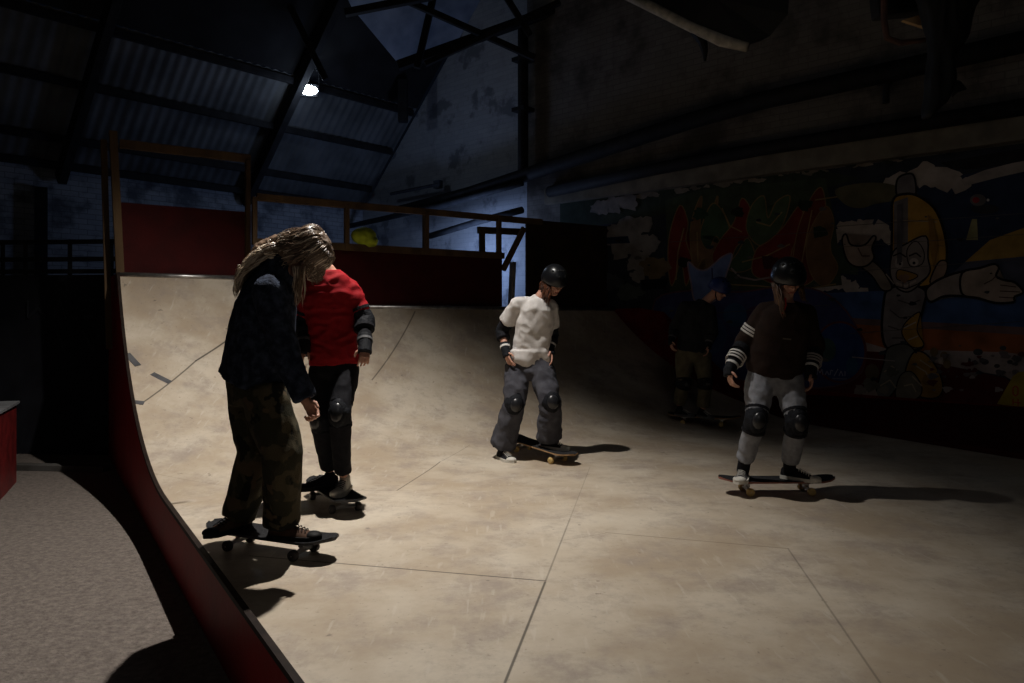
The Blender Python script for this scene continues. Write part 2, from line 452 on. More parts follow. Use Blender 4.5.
NAVY, BLK, CLOUD, GREEN, RED, TAN = (.025, .035, .07), (.012, .012, .014), (.36, .31, .28), (.05, .085, .05), (.16, .025, .02), (.26, .17, .08)
mu.poly([(560, 203), (660, 192), (760, 178), (1040, 141), (1040, 410), (860, 396), (700, 385), (640, 330), (600, 312), (560, 312)], (.03, .034, .045))
mu.poly([(800, 205), (1040, 160), (1040, 345), (800, 330)], NAVY)
mu.poly([(560, 203), (660, 191), (760, 177), (820, 170), (860, 178), (800, 196), (700, 208), (600, 225), (560, 230)], (.035, .045, .035))
# pale flaking strip at the top
for k_ in range(70):
    rn = random.Random(k_+900); x = rn.uniform(640, 900); mu.blob(x, 190-(x-660)*.136+rn.uniform(-1, 4), rn.uniform(2, 7), rn.choice(((.22, .19, .16), (.17, .15, .13), (.03, .04, .03))), k_, .38, 16)
# clouds upper right
for x, y, r in ((905, 182, 14), (925, 176, 15), (890, 187, 10), (945, 178, 14), (960, 184, 10), (875, 193, 8)): mu.blob(x, y, r, CLOUD, x)
mu.poly([(960, 180), (985, 170), (1040, 156), (1040, 168), (1000, 177), (965, 186)], (.3, .26, .24))
mu.poly([(940, 163), (1000, 152), (1040, 146), (1040, 158), (985, 168), (955, 170)], (.02, .02, .022))
for x, y, r in ((845, 232, 12), (862, 228, 12), (880, 232, 12), (832, 238, 8), (892, 238, 8)): mu.blob(x, y, r, CLOUD, x)
for x, y, r in ((828, 284, 9), (840, 282, 9), (852, 288, 8), (862, 292, 6), (818, 290, 6)): mu.blob(x, y, r, (.38, .34, .32), x)
mu.poly([(822, 245), (860, 245), (858, 275), (826, 272)], (.04, .06, .045))
# horizon
mu.poly([(800, 294), (1040, 285), (1040, 340), (800, 328)], (.05, .095, .22))
mu.poly([(820, 322), (1040, 334), (1040, 365), (930, 352), (820, 345)], (.30, .10, .035))
mu.poly([(850, 318), (1040, 328), (1040, 336), (850, 324)], (.16, .10, .10))
mu.poly([(990, 240), (1040, 222), (1040, 266), (988, 262), (965, 262)], (.30, .19, .05))
mu.poly([(965, 262), (1040, 255), (1040, 290), (940, 285)], (.075, .08, .12))
mu.poly([(925, 350), (1000, 352), (1040, 356), (1040, 398), (1005, 376), (975, 371), (940, 364), (915, 358)], (.34, .28, .27))
for x, y, r in ((978, 352, 5), (985, 362, 4), (1003, 348, 3.5), (997, 366, 3), (968, 360, 3), (1010, 362, 3)): mu.disc(x, y, r, r*.7, (.05, .05, .055), 9)
mu.poly([(800, 335), (850, 346), (885, 352), (930, 362), (975, 372), (1005, 378), (1040, 400), (1040, 412), (860, 398), (790, 392)], (.09, .015, .016))
mu.poly([(832, 338), (868, 343), (888, 349), (880, 352), (845, 350)], (.33, .27, .26))
# big lettering, left of the figure
mu.poly([(665, 200), (700, 190), (760, 184), (825, 178), (835, 220), (842, 285), (780, 292), (670, 296)], (.045, .06, .04))
letters = [([(672, 286), (668, 262), (670, 232), (680, 205), (688, 222), (686, 240), (692, 262), (686, 286), (681, 262)], RED),
           ([(694, 270), (690, 235), (694, 212), (702, 196), (700, 228), (706, 245), (712, 214), (718, 196), (716, 236), (722, 262), (710, 276), (704, 258)], (.17, .10, .055)),
           ([(700, 236), (706, 214), (714, 203), (724, 214), (731, 236), (724, 248), (716, 236), (708, 250)], GREEN),
           ([(712, 258), (720, 240), (734, 222), (742, 198), (752, 214), (748, 238), (737, 246), (730, 262), (722, 270)], RED),
           ([(728, 268), (738, 252), (748, 238), (756, 262), (742, 272)], GREEN),
           ([(746, 226), (752, 205), (764, 196), (768, 218), (776, 202), (790, 196), (784, 222), (772, 240), (762, 246), (752, 240)], (.07, .10, .055)),
           ([(752, 272), (756, 250), (770, 240), (784, 226), (800, 205), (803, 226), (792, 250), (790, 272), (778, 284), (764, 280)], RED),
           ([(792, 282), (794, 250), (800, 222), (812, 196), (822, 188), (826, 214), (820, 240), (822, 266), (808, 284)], (.13, .03, .02)),
           ([(806, 250), (812, 226), (826, 206), (834, 222), (830, 248), (838, 268), (826, 286), (812, 276)], (.16, .09, .045))]
for l, c in letters: mu.shape(l, c, (.19, .13, .06), 1.1)
for l in ([(676, 280), (678, 252), (684, 228)], [(698, 262), (697, 232)], [(742, 262), (766, 256), (790, 244)], [(756, 222), (770, 226), (782, 212)], [(800, 272), (806, 240), (812, 210)],
          [(722, 208), (730, 226), (742, 232)], [(690, 290), (720, 284), (760, 286), (800, 290), (836, 284)], [(815, 200), (842, 196), (870, 198)]): mu.line(l, 1.3, (.24, .17, .08))
for x, y, r_, c in ((700, 214, 7, (.03, .06, .035)), (770, 262, 8, (.05, .015, .015)), (738, 212, 6, (.02, .02, .015)), (820, 232, 7, (.03, .045, .03)), (684, 262, 6, (.02, .02, .015)), (805, 205, 7, (.02, .03, .02))): mu.blob(x, y, r_, c, x)
# blue blade and purple mass
mu.shape([(655, 300), (700, 290), (740, 292), (790, 286), (830, 296), (858, 330), (862, 372), (820, 388), (740, 380), (690, 372), (662, 345)], (.045, .05, .14), (.12, .05, .07), 1.6)
for x, y, r, c in ((705, 335, 22, (.04, .07, .17)), (760, 325, 20, (.07, .03, .09)), (735, 315, 12, (.035, .08, .18)), (800, 315, 16, (.07, .05, .13)), (670, 318, 12, (.05, .07, .16))): mu.disc(x, y, r, r, c)
mu.shape([(688, 262), (697, 269), (706, 270), (714, 264), (722, 257), (732, 254), (727, 272), (716, 300), (696, 302), (691, 282)], (.13, .18, .36), (.25, .2, .26), 1.6)
mu.line([(731, 268), (740, 277), (755, 280), (772, 277), (790, 272)], 1.8, (.28, .22, .22))
mu.line([(712, 268), (713, 298)], 1.2, (.03, .03, .08))
# blue disc with signature strokes
mu.disc(840, 352, 27, 31, (.13, .035, .04), 28); mu.disc(840, 352, 24.5, 29, (.03, .055, .17), 28); mu.disc(826, 350, 10, 12, (.05, .09, .085)); mu.disc(852, 366, 6, 9, (.03, .08, .16))
sig = [[(817, 375), (818, 369), (820, 373), (822, 369), (823, 375)], [(825, 375), (827, 371), (829, 375)], [(830, 375), (831, 370), (833, 371)],
       [(834, 376), (838, 369)], [(839, 376), (841, 371), (843, 376)], [(845, 371), (845, 376)]]
for l in sig: mu.line(l, .9, (.30, .30, .38))
mu.line([(832, 378.5), (847, 379)], .8, (.2, .2, .28))
# pale flaking plaster left
for x, y, r in ((628, 226, 9), (642, 224, 8), (615, 232, 7), (634, 240, 12), (648, 244, 9), (622, 250, 9), (640, 262, 10), (606, 240, 5), (638, 276, 6), (612, 205, 8), (628, 202, 8), (600, 208, 7)): mu.blob(x, y, r*1.25, (.20, .185, .18), x)
mu.poly([(600, 238), (628, 236), (630, 243), (604, 244)], (.02, .03, .06))
mu.blob(655, 268, 14, (.16, .12, .07), 9); mu.poly([(640, 280), (668, 278), (666, 288), (642, 290)], BLK)
mu.blob(612, 282, 10, (.06, .065, .075), 3); mu.blob(630, 292, 13, (.07, .08, .08), 4, .6)
# flying saucer with beam
mu.disc(985, 209, 14, 5, (.03, .03, .035)); mu.disc(978, 200, 8, 6, (.13, .12, .12)); mu.disc(976, 200, 3.6, 3, (.30, .03, .04)); mu.disc(988, 200, 1.4, 1.4, (.5, .5, .5))
mu.poly([(972, 219), (977, 219), (978, 240), (966, 240)], (.26, .24, .12))
# spray-can figure with spread arms
Y1, Y2, G1, G2, INK = (.36, .205, .04), (.27, .155, .035), (.15, .135, .14), (.22, .185, .175), (.012, .01, .012)
mu.shape([(835, 190), (862, 183), (890, 184), (905, 192), (898, 200), (880, 202), (862, 208), (846, 205)], (.11, .10, .06), None)
mu.shape([(897, 180), (906, 174), (914, 176), (915, 196), (898, 197)], G1, INK, 2)
mu.shape([(893, 200), (905, 194), (918, 196), (934, 208), (943, 228), (947, 252), (944, 272), (936, 284), (900, 288), (892, 270), (892, 230)], Y1, INK, 2.6)
mu.poly([(894, 202), (908, 197), (908, 262), (894, 270)], G1)
mu.line([(893, 220), (937, 222)], 1.0, (.28, .22, .16)); mu.line([(894, 243), (944, 246)], .8, (.2, .13, .05))
mu.shape([(884, 300), (888, 290), (905, 284), (925, 290), (924, 305), (918, 330), (922, 348), (890, 350), (882, 332)], (.19, .17, .175), INK, 2.6)
mu.shape([(906, 322), (920, 312), (917, 330), (924, 345), (912, 347), (902, 334)], Y1, INK, 1.2)
mu.shape([(893, 252), (904, 245), (926, 236), (928, 258), (930, 272), (920, 284), (908, 292), (896, 287), (890, 272)], G2, INK, 1.6)   # face
mu.shape([(907, 250), (916, 241), (924, 252), (922, 264), (910, 266)], (.20, .17, .16), INK, 1.0)
mu.disc(899, 263, 4, 6, (.33, .29, .27)); mu.disc(914, 262, 4.5, 4, (.38, .33, .30)); mu.disc(914, 263, 1.6, 1.6, INK, 9); mu.disc(900, 264, 1.4, 1.4, INK, 9)
mu.shape([(898, 270), (910, 272), (918, 276), (908, 281), (897, 279)], Y2, INK, 1.0); mu.line([(895, 286), (906, 289), (918, 284), (928, 276)], 1.2, INK)
mu.shape([(934, 270), (940, 261), (947, 262), (946, 273), (938, 284), (930, 283)], (.26, .18, .14), INK, 1.6)  # ear
mu.shape([(882, 290), (872, 276), (858, 264), (862, 258), (874, 262), (884, 272), (892, 288)], (.20, .165, .14), INK, 1.6)   # raised arm
mu.shape([(846, 258), (842, 240), (846, 234), (850, 244), (858, 246), (866, 244), (873, 236), (876, 238), (872, 248), (874, 258), (866, 266), (854, 266)], (.30, .23, .19), INK, 1.8)
mu.shape([(926, 290), (938, 280), (960, 272), (985, 270), (990, 292), (970, 296), (945, 296), (930, 302)], (.26, .22, .20), INK, 2.4)
mu.shape([(962, 273), (980, 268), (994, 264), (999, 268), (996, 276), (1004, 280), (1014, 282), (1021, 288), (1023, 293), (1014, 297), (1014, 302), (996, 303), (978, 298), (962, 294)], (.33, .26, .215), INK, 2.4)
for l in ([(1000, 285), (1016, 287)], [(1000, 291), (1020, 292)], [(999, 297), (1013, 298)], [(984, 284), (992, 280), (996, 276)]): mu.line(l, 1.0, (.08, .05, .04))
mu.shape([(888, 348), (905, 344), (915, 352), (912, 366), (902, 380), (888, 398), (876, 396), (880, 376), (884, 362)], (.13, .13, .12), INK, 1.4)
mu.shape([(914, 352), (926, 354), (938, 370), (943, 388), (936, 398), (918, 396), (906, 384), (906, 368)], Y2, INK, 1.6)
mu.shape([(900, 376), (912, 372), (922, 388), (916, 399), (896, 398)], (.16, .14, .11), INK, 1.2)
for x, y in ((934, 352), (944, 356), (947, 364)): mu.disc(x, y, 4, 4.5, (.18, .12, .06))
mu.poly([(856, 392), (874, 385), (878, 396), (866, 396)], (.28, .22, .20)); mu.disc(872, 372, 7, 8, (.11, .08, .05))
mu.line([(852, 357), (895, 361)], 1.0, (.3, .26, .26))
for l in ([(890, 310), (900, 318), (914, 316)], [(888, 326), (900, 330), (908, 324)], [(892, 338), (904, 338)], [(898, 300), (910, 304), (920, 300)]): mu.line(l, 1.2, (.08, .07, .07))
for l in ([(904, 328), (916, 322)], [(908, 340), (918, 336)]): mu.line(l, 1.2, (.40, .34, .28))
mu.poly([(897, 205), (903, 203), (902, 262), (897, 264)], (.10, .09, .10)); mu.poly([(928, 214), (934, 222), (938, 250), (934, 270), (930, 250)], (.24, .13, .03))
mu.line([(886, 274), (894, 284)], 1.2, (.30, .26, .24)); mu.line([(858, 248), (862, 256), (870, 256)], 1.2, (.10, .06, .05))
mu.blob(904, 278, 5, (.22, .13, .08), 5); mu.line([(893, 256), (900, 253), (906, 257)], 1.4, INK); mu.line([(909, 256), (916, 253), (921, 257)], 1.4, INK)
mu.line([(896, 283), (906, 286), (916, 281)], 2.0, (.36, .30, .26)); mu.line([(903, 282), (903, 288)], .8, INK); mu.line([(909, 282), (909, 288)], .8, INK)
for l in ([(884, 372), (892, 366), (898, 372)], [(880, 386), (890, 380), (896, 388)], [(916, 366), (926, 372), (930, 384)], [(912, 376), (922, 386)], [(920, 360), (932, 368)], [(904, 386), (912, 384), (916, 392)]): mu.line(l, 1.3, (.32, .26, .19))
for x, y, r_, c in ((892, 372, 6, (.09, .09, .08)), (928, 380, 6, (.19, .11, .03)), (884, 390, 5, (.19, .17, .14)), (870, 385, 8, (.13, .12, .10)), (860, 390, 6, (.2, .17, .15))): mu.blob(x, y, r_, c, x)
for y0, x0, x1 in ((222, 830, 1024), (243, 836, 1024), (268, 850, 1024), (300, 700, 830), (330, 850, 1020), (226, 670, 830)): mu.line([(x0, y0+(x0-900)*-.07), ((x0+x1)/2, y0+((x0+x1)/2-900)*-.07), (x1, y0+(x1-900)*-.07)], .5, (.09, .08, .075))
for k_ in range(46):
    rn = random.Random(k_+50); mu.blob(rn.uniform(925, 1024), rn.uniform(352, 392), rn.uniform(1.5, 5), rn.choice(((.30, .25, .24), (.09, .08, .085), (.16, .13, .13), (.10, .02, .02))), k_, .6, 14)
for k_ in range(60):
    rn = random.Random(k_+150); mu.blob(rn.uniform(600, 1000), rn.uniform(205, 380), rn.uniform(1, 4), rn.choice(((.02, .02, .025), (.10, .09, .085), (.04, .05, .06))), k_, .5, 12)
# yellow notice cone lower right
mu.poly([(997, 404), (1013, 376), (1019, 372), (1040, 370), (1040, 410)], (.36, .26, .03))
mu.line([(1013, 388), (1015.5, 386), (1018, 388), (1018, 394), (1015.5, 396), (1013, 394)], 1.2, (.40, .04, .03), True)
mu.line([(1013, 399), (1013, 405)], 1.2, (.4, .04, .03)); mu.line([(1018, 399), (1018, 406)], 1.2, (.4, .04, .03)); mu.line([(1013, 402), (1021, 403)], 1.0, (.4, .04, .03))
# red base paint
mu.poly([(615, 309), (640, 308), (664, 312), (672, 340), (700, 372), (760, 384), (860, 394.5), (1040, 408), (1040, 520), (820, 470), (600, 400)], (.13, .008, .008))
tag(obj('mural', mu.bm, [m for c, m in mu.mats]), 'spray-painted mural of a spread-armed can figure, clouds and lettering on the right wall', 'mural')

# ================================================================== THE RAMP
VA, VB = vh(1.65), vh(1.34); UE = 1.3; UMAX = 7.3
ramp = empty('skate_ramp', RP(0, 0, 0), 'pale wooden quarter pipe and flat with red side panel and timber railing', 'ramp')
def umax(v): return (BW-O.dot(B)-D.dot(B)*v)/U.dot(B)
bm = bmesh.new()
us = [0, .3, .6, .9, UE, 2, 2.7, 3.4, 4.1, 4.8, 5.5, 6.2, 9]
def vtop(i): return VA if us[i] < UE-1e-6 else VB
N = 28
for i in range(len(us)-1):
    vt = vtop(i); cols = []
    for j in range(N+1):
        v = vt*j/N
        cols.append([bm.verts.new(RP(min(us[k], umax(v)+.02), v, rh(v))) for k in (i, i+1)])
    for j in range(N): bm.faces.new((cols[j][0], cols[j][1], cols[j+1][1], cols[j+1][0]))
# flat
n = 12
for i in range(n):
    v0, v1 = -14*(i+1)/n, -14*i/n
    bm.faces.new([bm.verts.new(p) for p in (RP(0, v0), RP(umax(v0)+.02, v0), RP(umax(v1)+.02, v1), RP(0, v1))])
bmesh.ops.remove_doubles(bm, verts=bm.verts, dist=.0005)
rs_ = obj('riding_surface', bm, M['ramp'], ramp, smooth=True)
for p_ in rs_.data.polygons:
    if abs(p_.normal.z) > .99999: p_.use_smooth = False
# side panel: outline in the (v,h) plane with thickness
def plate(bm, outline, u0, u1):
    a = [bm.verts.new(RP(u0, v, h)) for v, h in outline]; b = [bm.verts.new(RP(u1, v, h)) for v, h in outline]
    bm.faces.new(a); bm.faces.new(b[::-1]); n = len(a)
    for i in range(n): bm.faces.new((a[i], a[(i+1) % n], b[(i+1) % n], b[i]))
prof = [(-14, .03), (-6, .03), (-3, .03), (-1, .03)]+[(VA*j/24, rh(VA*j/24)+.03) for j in range(25)]
bm = bmesh.new(); plate(bm, prof+[(4.3, 1.68), (4.3, GZ), (-14, GZ)], -.022, -.002)
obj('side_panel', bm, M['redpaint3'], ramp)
bm = bmesh.new(); plate(bm, [(v, h+.012) for v, h in prof]+[(v, h-.012) for v, h in prof[::-1]], -.028, -.001)
o = obj('edge_strip', bm, mat('dark_worn_edge', (.010, .006, .005), (.022, .014, .011), 14, .6), ramp)
bm = bmesh.new(); plate(bm, [(VB+.01, 1.34), (VA, 1.65), (VA+.05, 1.65), (VA+.05, .9), (VB+.01, .9)], UE-.03, UE)
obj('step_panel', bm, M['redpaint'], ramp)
# decks behind the coping
bm = bmesh.new()
box(bm, RP(UE/2, (VA+4.3)/2, 1.62), UE, 4.3-VA-.06, .04, U); box(bm, RP((UE+6)/2, (VB+4.3)/2, 1.31), 6-UE, 4.3-VB-.06, .04, U)
obj('deck', bm, M['darkpanel'], ramp)
for u0, u1, v, h in ((0, UE, VA, 1.65), (UE, umax(VB), VB, 1.34)):
    bm = bmesh.new(); tube(bm, [RP(u0, v+.012, h+.012), RP(u1, v+.012, h+.012)], .028, 14)
    obj('coping', bm, M['steel'], ramp, smooth=True)
# red boards, posts and rails
def slab(name, p0, p1, h0, h1, th, m, parent=ramp, bev=.004):
    bm = bmesh.new(); c = (p0+p1)/2; c.z = (h0+h1)/2; d = (p1-p0); d.z = 0
    box(bm, c, d.length, th, h1-h0, d, bevel=bev); return obj(name, bm, m, parent)
vA, vB = VA+.06, VB+.06
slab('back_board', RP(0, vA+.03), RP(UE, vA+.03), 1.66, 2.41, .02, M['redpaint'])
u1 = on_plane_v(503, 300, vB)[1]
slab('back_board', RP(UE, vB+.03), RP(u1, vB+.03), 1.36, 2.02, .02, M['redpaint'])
for y in (2.40,): slab('top_rail', RP(0, vA), RP(UE, vA), 2.96, 3.05, .05, M['timber'])
slab('top_rail', RP(UE, vB-.02), RP(on_plane_v(541, 220, vB)[1], vB-.02), 2.50, 2.58, .05, M['timber'])
slab('lower_rail', RP(UE, vB-.02), RP(u1, vB-.02), 2.01, 2.09, .05, M['timber'])
def post(p0, p1, w=.08, d=.05, m=None):
    bm = bmesh.new(); beam(bm, p0, p1, w, d, up=U, bevel=.005); return obj('post', bm, m or M['timber'], ramp)
post(RP(.03, vA-.03, 1.1)+V((.0, 0, 0)), RP(-.06, vA-.03, 3.12), .07, .075)
post(RP(-.08, vA+.15, .9), RP(-.13, vA+.15, 3.06), .05, .06)
post(RP(UE-.03, vA-.01, 1.68), RP(UE-.03, vA-.01, 2.98), .07)
for px in (254, 346, 425, 498):
    u = on_plane_v(px, 250, vB)[1]; post(RP(u, vB-.02, 2.02), RP(u, vB-.02, 2.54), .07 if px != 425 else .1)
p, _ = on_plane_v(524, 228, vB+.05); q, _ = on_plane_v(503, 270, vB+.05)
bm = bmesh.new(); beam(bm, p, q, .05, .07, up=U); obj('brace', bm, M['timber'], ramp)
p, _ = on_plane_v(513, 262, vB+.1); q, _ = on_plane_v(511, 306, vB+.1)
bm = bmesh.new(); beam(bm, p, q, .09, .05, up=U); obj('post', bm, mat('pale_post', (.2, .19, .18), (.13, .12, .12), 6, .8), ramp)
bm = bmesh.new(); p, _ = on_plane_v(478, 230, vB+.35); q, _ = on_plane_v(522, 232, vB+.35); beam(bm, p, q, .06, .09)
obj('rear_rail', bm, M['timber'], ramp)
bm = bmesh.new(); p, _ = on_plane_v(482, 232, vB+.35); q, _ = on_plane_v(482, 262, vB+.35); beam(bm, p, q, .06, .07, up=U); obj('rear_post', bm, M['timber'], ramp)
# plywood hoarding right of the railing
p0, _ = on_plane_v(526, 300, vB+.1); p1, _ = on_plane_v(613, 300, vB+.1)
slab('hoarding', p0, p1, 1.36, 2.58, .04, M['darkpanel'])
# tape strips on the transition
for a, b in (((127, 354), (138, 366)), ((152, 374), (170, 383)), ((134, 402.5), (144, 403.5))):
    p, q = ramp_hit(*a), ramp_hit(*b); bm = bmesh.new()
    m_ = (p+q)/2; _, v_ = uv(m_); nrm = (V((0, 0, 1))*(R0-rh(v_))-D*v_).normalized()
    d = (q-p).normalized(); s = nrm.cross(d).normalized()
    box(bm, m_+nrm*.004, (q-p).length, .055, .006, d, s); obj('tape_strip', bm, M['greytape'], ramp)
# red bank along the painted wall
bm = bmesh.new(); prev = None
b0, b1 = V((4.39, 6.32, 0)), V((2.9, 9.55, 0))
for i in range(25):
    t = -1.6+2.6*i/24; p = b0.lerp(b1, t)
    a = p.dot(A); bb = p.dot(B); 
    if bb > BW-.02: p = bld(a, BW-.02, 0); bb = BW-.02
    top = bld(a+ (BW-bb)*.15, BW-.005, .32+max(0, t-.85)*.3); p.z = gh(p.x, p.y)+.002
    cur = (bm.verts.new(p), bm.verts.new(p+V((0, 0, .05))), bm.verts.new(top))
    if prev:
        for k in (0, 1): bm.faces.new((prev[k], cur[k], cur[k+1], prev[k+1]))
    prev = cur
tag(obj('baseboard_right', bm, M['redpaint']), kind='structure')

# ================================================================== LEFT OF THE RAMP
plat = empty('side_platform', V((-5.4, 8.7, GZ)), 'black-fronted platform with open steel railing left of the ramp', 'platform')
slab('front_panel', V((-8.2, 8.75, 0)), V((-4.45, 8.45, 0)), GZ, 1.72, .04, M['blackpanel'], plat)
M['bluescrawl'] = mat('faint_scrawl', (.028, .030, .037), rough=.8)
bm = bmesh.new()
def on_front(px, py, off=.03):
    r = (px-CX)/F; d = V((-3.75, .3)); # line from (-4.45,8.45) direction (-3.75,.3)
    t = (r*8.45+4.45)/(-3.75-r*.3); z = 8.45+.3*t-off
    return P(px, py, z)
for l in ([(28, 300), (28, 318), (38, 308), (46, 318), (46, 300)], [(54, 318), (60, 300), (66, 318)], [(72, 300), (72, 318), (80, 318)], [(84, 300), (96, 300), (96, 317), (84, 317)],
          [(50, 330), (50, 354)], [(56, 354), (56, 330), (66, 354), (66, 330)], [(74, 330), (74, 354)], [(82, 354), (82, 330), (94, 352), (94, 330)]):
    for a, b in zip(l, l[1:]): beam(bm, on_front(*a), on_front(*b), .006, .03, bevel=0)
obj('lettering', bm, M['bluescrawl'], plat)
for h in (1.76, 1.90, 2.10):
    bm = bmesh.new(); beam(bm, V((-8.2, 8.74, h)), V((-4.5, 8.44, h)), .05, .05); obj('rail', bm, M['darksteel'], plat)
for x in (-7.1, -6.5, -5.92, -5.64, -5.1, -4.6):
    bm = bmesh.new(); y = 8.45+.08*(-4.45-x); beam(bm, V((x, y, 1.7)), V((x, y, 2.12 if x != -5.1 else 2.12)), .045, .045, up=U); obj('post', bm, M['darksteel'], plat)
bm = bmesh.new(); beam(bm, V((-6.3, 7.75, GZ+.03)), V((-4.15, 7.55, GZ+.03)), .12, .06)
tag(obj('kerb_plank', bm, mat('grey_kerb', (.09, .085, .08), (.06, .055, .05), 5, .8)), 'low grey plank lying on the concrete before the black-fronted platform', 'plank')
bm = bmesh.new(); beam(bm, bld(AE-.12, 3.35, 1.2), bld(AE-.12, 3.35, 3.1), .12, .16, up=U)
tag(obj('wall_post', bm, M['darksteel']), 'black upright stanchion against the far left whitewashed wall', 'post')
# red box at the left edge
bx = empty('skate_box', V((-5.3, 6.6, GZ)), 'scuffed red box with grey top at the left edge on the concrete', 'box')
a, b = V((-4.36, 6.25, 0)), V((-4.74, 7.05, 0)); w = V((-1.3, -.25, 0))
bm = bmesh.new(); lo = [bm.verts.new(p+V((0, 0, GZ))) for p in (a, b, b+w, a+w)]; hi = [bm.verts.new(p+V((0, 0, .40))) for p in (a, b, b+w, a+w)]
for i in range(4): bm.faces.new((lo[i], lo[(i+1) % 4], hi[(i+1) % 4], hi[i]))
bm.faces.new(lo[::-1]); bm.faces.new(hi); obj('body', bm, M['redpaint2'], bx)
bm = bmesh.new(); k = [p+V((0, 0, h)) for h in (.402, .425) for p in (a+V((.02, 0, 0)), b+V((.02, .02, 0)), b+w, a+w)]
vs = [bm.verts.new(p) for p in k]
for q in ((3, 2, 1, 0), (4, 5, 6, 7), (0, 1, 5, 4), (1, 2, 6, 5), (2, 3, 7, 6), (3, 0, 4, 7)): bm.faces.new([vs[i] for i in q])
obj('top_sheet', bm, mat('grey_sheet', (.16, .165, .17), (.1, .1, .105), 6, .5), bx)

# yellow bundle over the lower rail
pc, _ = on_plane_v(364, 241, vB-.02)
bm = bmesh.new(); ellipsoid(bm, V((pc.x, pc.y, 2.19)), U, D, V((0, 0, 1)), .155, .10, .105); ellipsoid(bm, V((pc.x, pc.y, 2.13))+U*.08, U, D, V((0, 0, 1)), .09, .11, .07)
tag(obj('bundle', remesh(bm, .012, 3, (.006, 9, 1)), M['yellow']), 'yellow-green bundle lying on the lower timber rail', 'bundle')

# lit lamp on the rafter
lp = roofp(308, 90, .34)
lamp = empty('floodlight', lp, 'small lit cold-white floodlight under the corrugated roof', 'lamp')
bm = bmesh.new(); aim = (V((0, 0, 1.6))-lp); aim.z *= .6; aim.normalize(); sd = V((0, 0, 1)).cross(aim).normalized(); up_ = aim.cross(sd)
box(bm, lp-aim*.05, .32, .2, .08, sd, up_, .01); obj('housing', bm, M['darksteel'], lamp)
bm = bmesh.new(); ellipsoid(bm, lp+aim*.0, sd, aim, up_, .15, .03, .075); obj('lens', bm, M['lens'], lamp)
bm = bmesh.new(); tube(bm, [lp+sd*.17-aim*.05, lp+sd*.17+V((0, 0, .33)), lp-sd*.17+V((0, 0, .33)), lp-sd*.17-aim*.05], .012, 8); obj('bracket', bm, M['darksteel'], lamp)

# hanging torn things at the top right
cn = empty('torn_canopy', P(700, 5, 6.6), 'ragged black sheet with a pale netted edge hanging from the roof', 'canopy')
bm = bmesh.new()
e = [P(x, y, z) for x, y, z in ((625, -6, 7.6), (655, 8, 7.3), (690, 26, 7.0), (722, 40, 6.8), (748, 47, 6.7))]
back = [P(x, y, z) for x, y, z in ((640, -30, 7.2), (690, -30, 6.8), (740, -30, 6.5), (790, -20, 6.4), (788, 14, 6.45), (770, 36, 6.6))]
tube(bm, e, [.05, .055, .05, .06, .045], 8); obj('pale_edge', bm, M['pale'], cn, smooth=True)
bm = bmesh.new(); ring1 = [p+V((0, -.04, .03)) for p in e]+back[::-1]
c0 = sum(ring1, V())/len(ring1); n_ = len(ring1)
for off, rev in ((V((0, 0, 0)), 0), (V((0, .25, .05)), 1)):
    vv = [bm.verts.new(p+off) for p in ring1]; cc = bm.verts.new(c0+off+V((0, -.1 if not rev else .15, 0)))
    for i in range(n_): bm.faces.new((vv[i], vv[(i+1) % n_], cc))
    if not rev: first = vv
    else:
        for i in range(n_): bm.faces.new((first[i], first[(i+1) % n_], vv[(i+1) % n_], vv[i]))
obj('sheet', bm, M['rubber'], cn)
bm = bmesh.new(); tube(bm, [P(697, 30, 7.0), P(703, 42, 7.0), P(705, 52, 7.0), P(705, 61, 7.0)], [.07, .045, .03, .012], 7); obj('rag', bm, M['rubber'], cn)
dr = empty('hanging_drape', P(930, 40, 4.6), 'twisted black cloth hanging point-down at the top right', 'cloth')
bm = bmesh.new()
pts = [((948, -30), .5), ((950, 0), .34), ((948, 35), .22), ((941, 60), .12), ((940, 80), .16), ((936, 100), .11), ((927, 118), .02)]
rs = []
for (p, w) in pts: rs.append(ell(P(*p, 4.6), V((1, 0, 0)), V((0, 1, 0)), w*.55, .06+w*.1, 14, .8))
rings(bm, rs); obj('cloth', remesh(bm, .012, 2, (.012, 8, .3)), M['rubber'], dr)
bm = bmesh.new(); tube(bm, [P(952, 88, 4.6), P(959, 87, 4.58), P(966, 89, 4.58)], [.06, .035, .006], 6); obj('cloth_tip', bm, M['rubber'], dr)
bm = bmesh.new()
k = [P(903, 20, 4.72), P(928, 12, 4.72), P(948, 4, 4.72), P(946, 26, 4.72), P(925, 27, 4.72)]
f0 = [bm.verts.new(p) for p in k]; f1 = [bm.verts.new(p+V((0, .03, 0))) for p in k]; bm.faces.new(f0); bm.faces.new(f1[::-1])
for i in range(5): bm.faces.new((f0[i], f0[(i+1) % 5], f1[(i+1) % 5], f1[i]))
obj('ochre_patch', bm, M['orange'], dr)
bm = bmesh.new(); box(bm, P(905, -12, 4.95), .45, .12, .38, V((1, 0, .1)), bevel=.03)
obj('dark_bundle', bm, M['roofdark'], dr)
bm = bmesh.new(); tube(bm, [P(884, -20, 4.85), P(884, 20, 4.85), P(887, 38, 4.85), P(900, 43, 4.85), P(925, 40, 4.85)], [.02, .022, .02, .02, .015], 8)
obj('rope', bm, mat('rusty_rope', (.08, .04, .03), (.05, .03, .025), 10, .8), dr)
bm = bmesh.new(); w0, w1 = wallp(886, 78, .12), wallp(886, 103, .12); tube(bm, [w0, w1], .035, 10); tube(bm, [wallp(878, 82, .1), wallp(892, 80, .1)], .05, 10)
tag(obj('pipe_stub', bm, M['darksteel']), 'short black stub hanging under the long thick pipe at right', 'pipe')

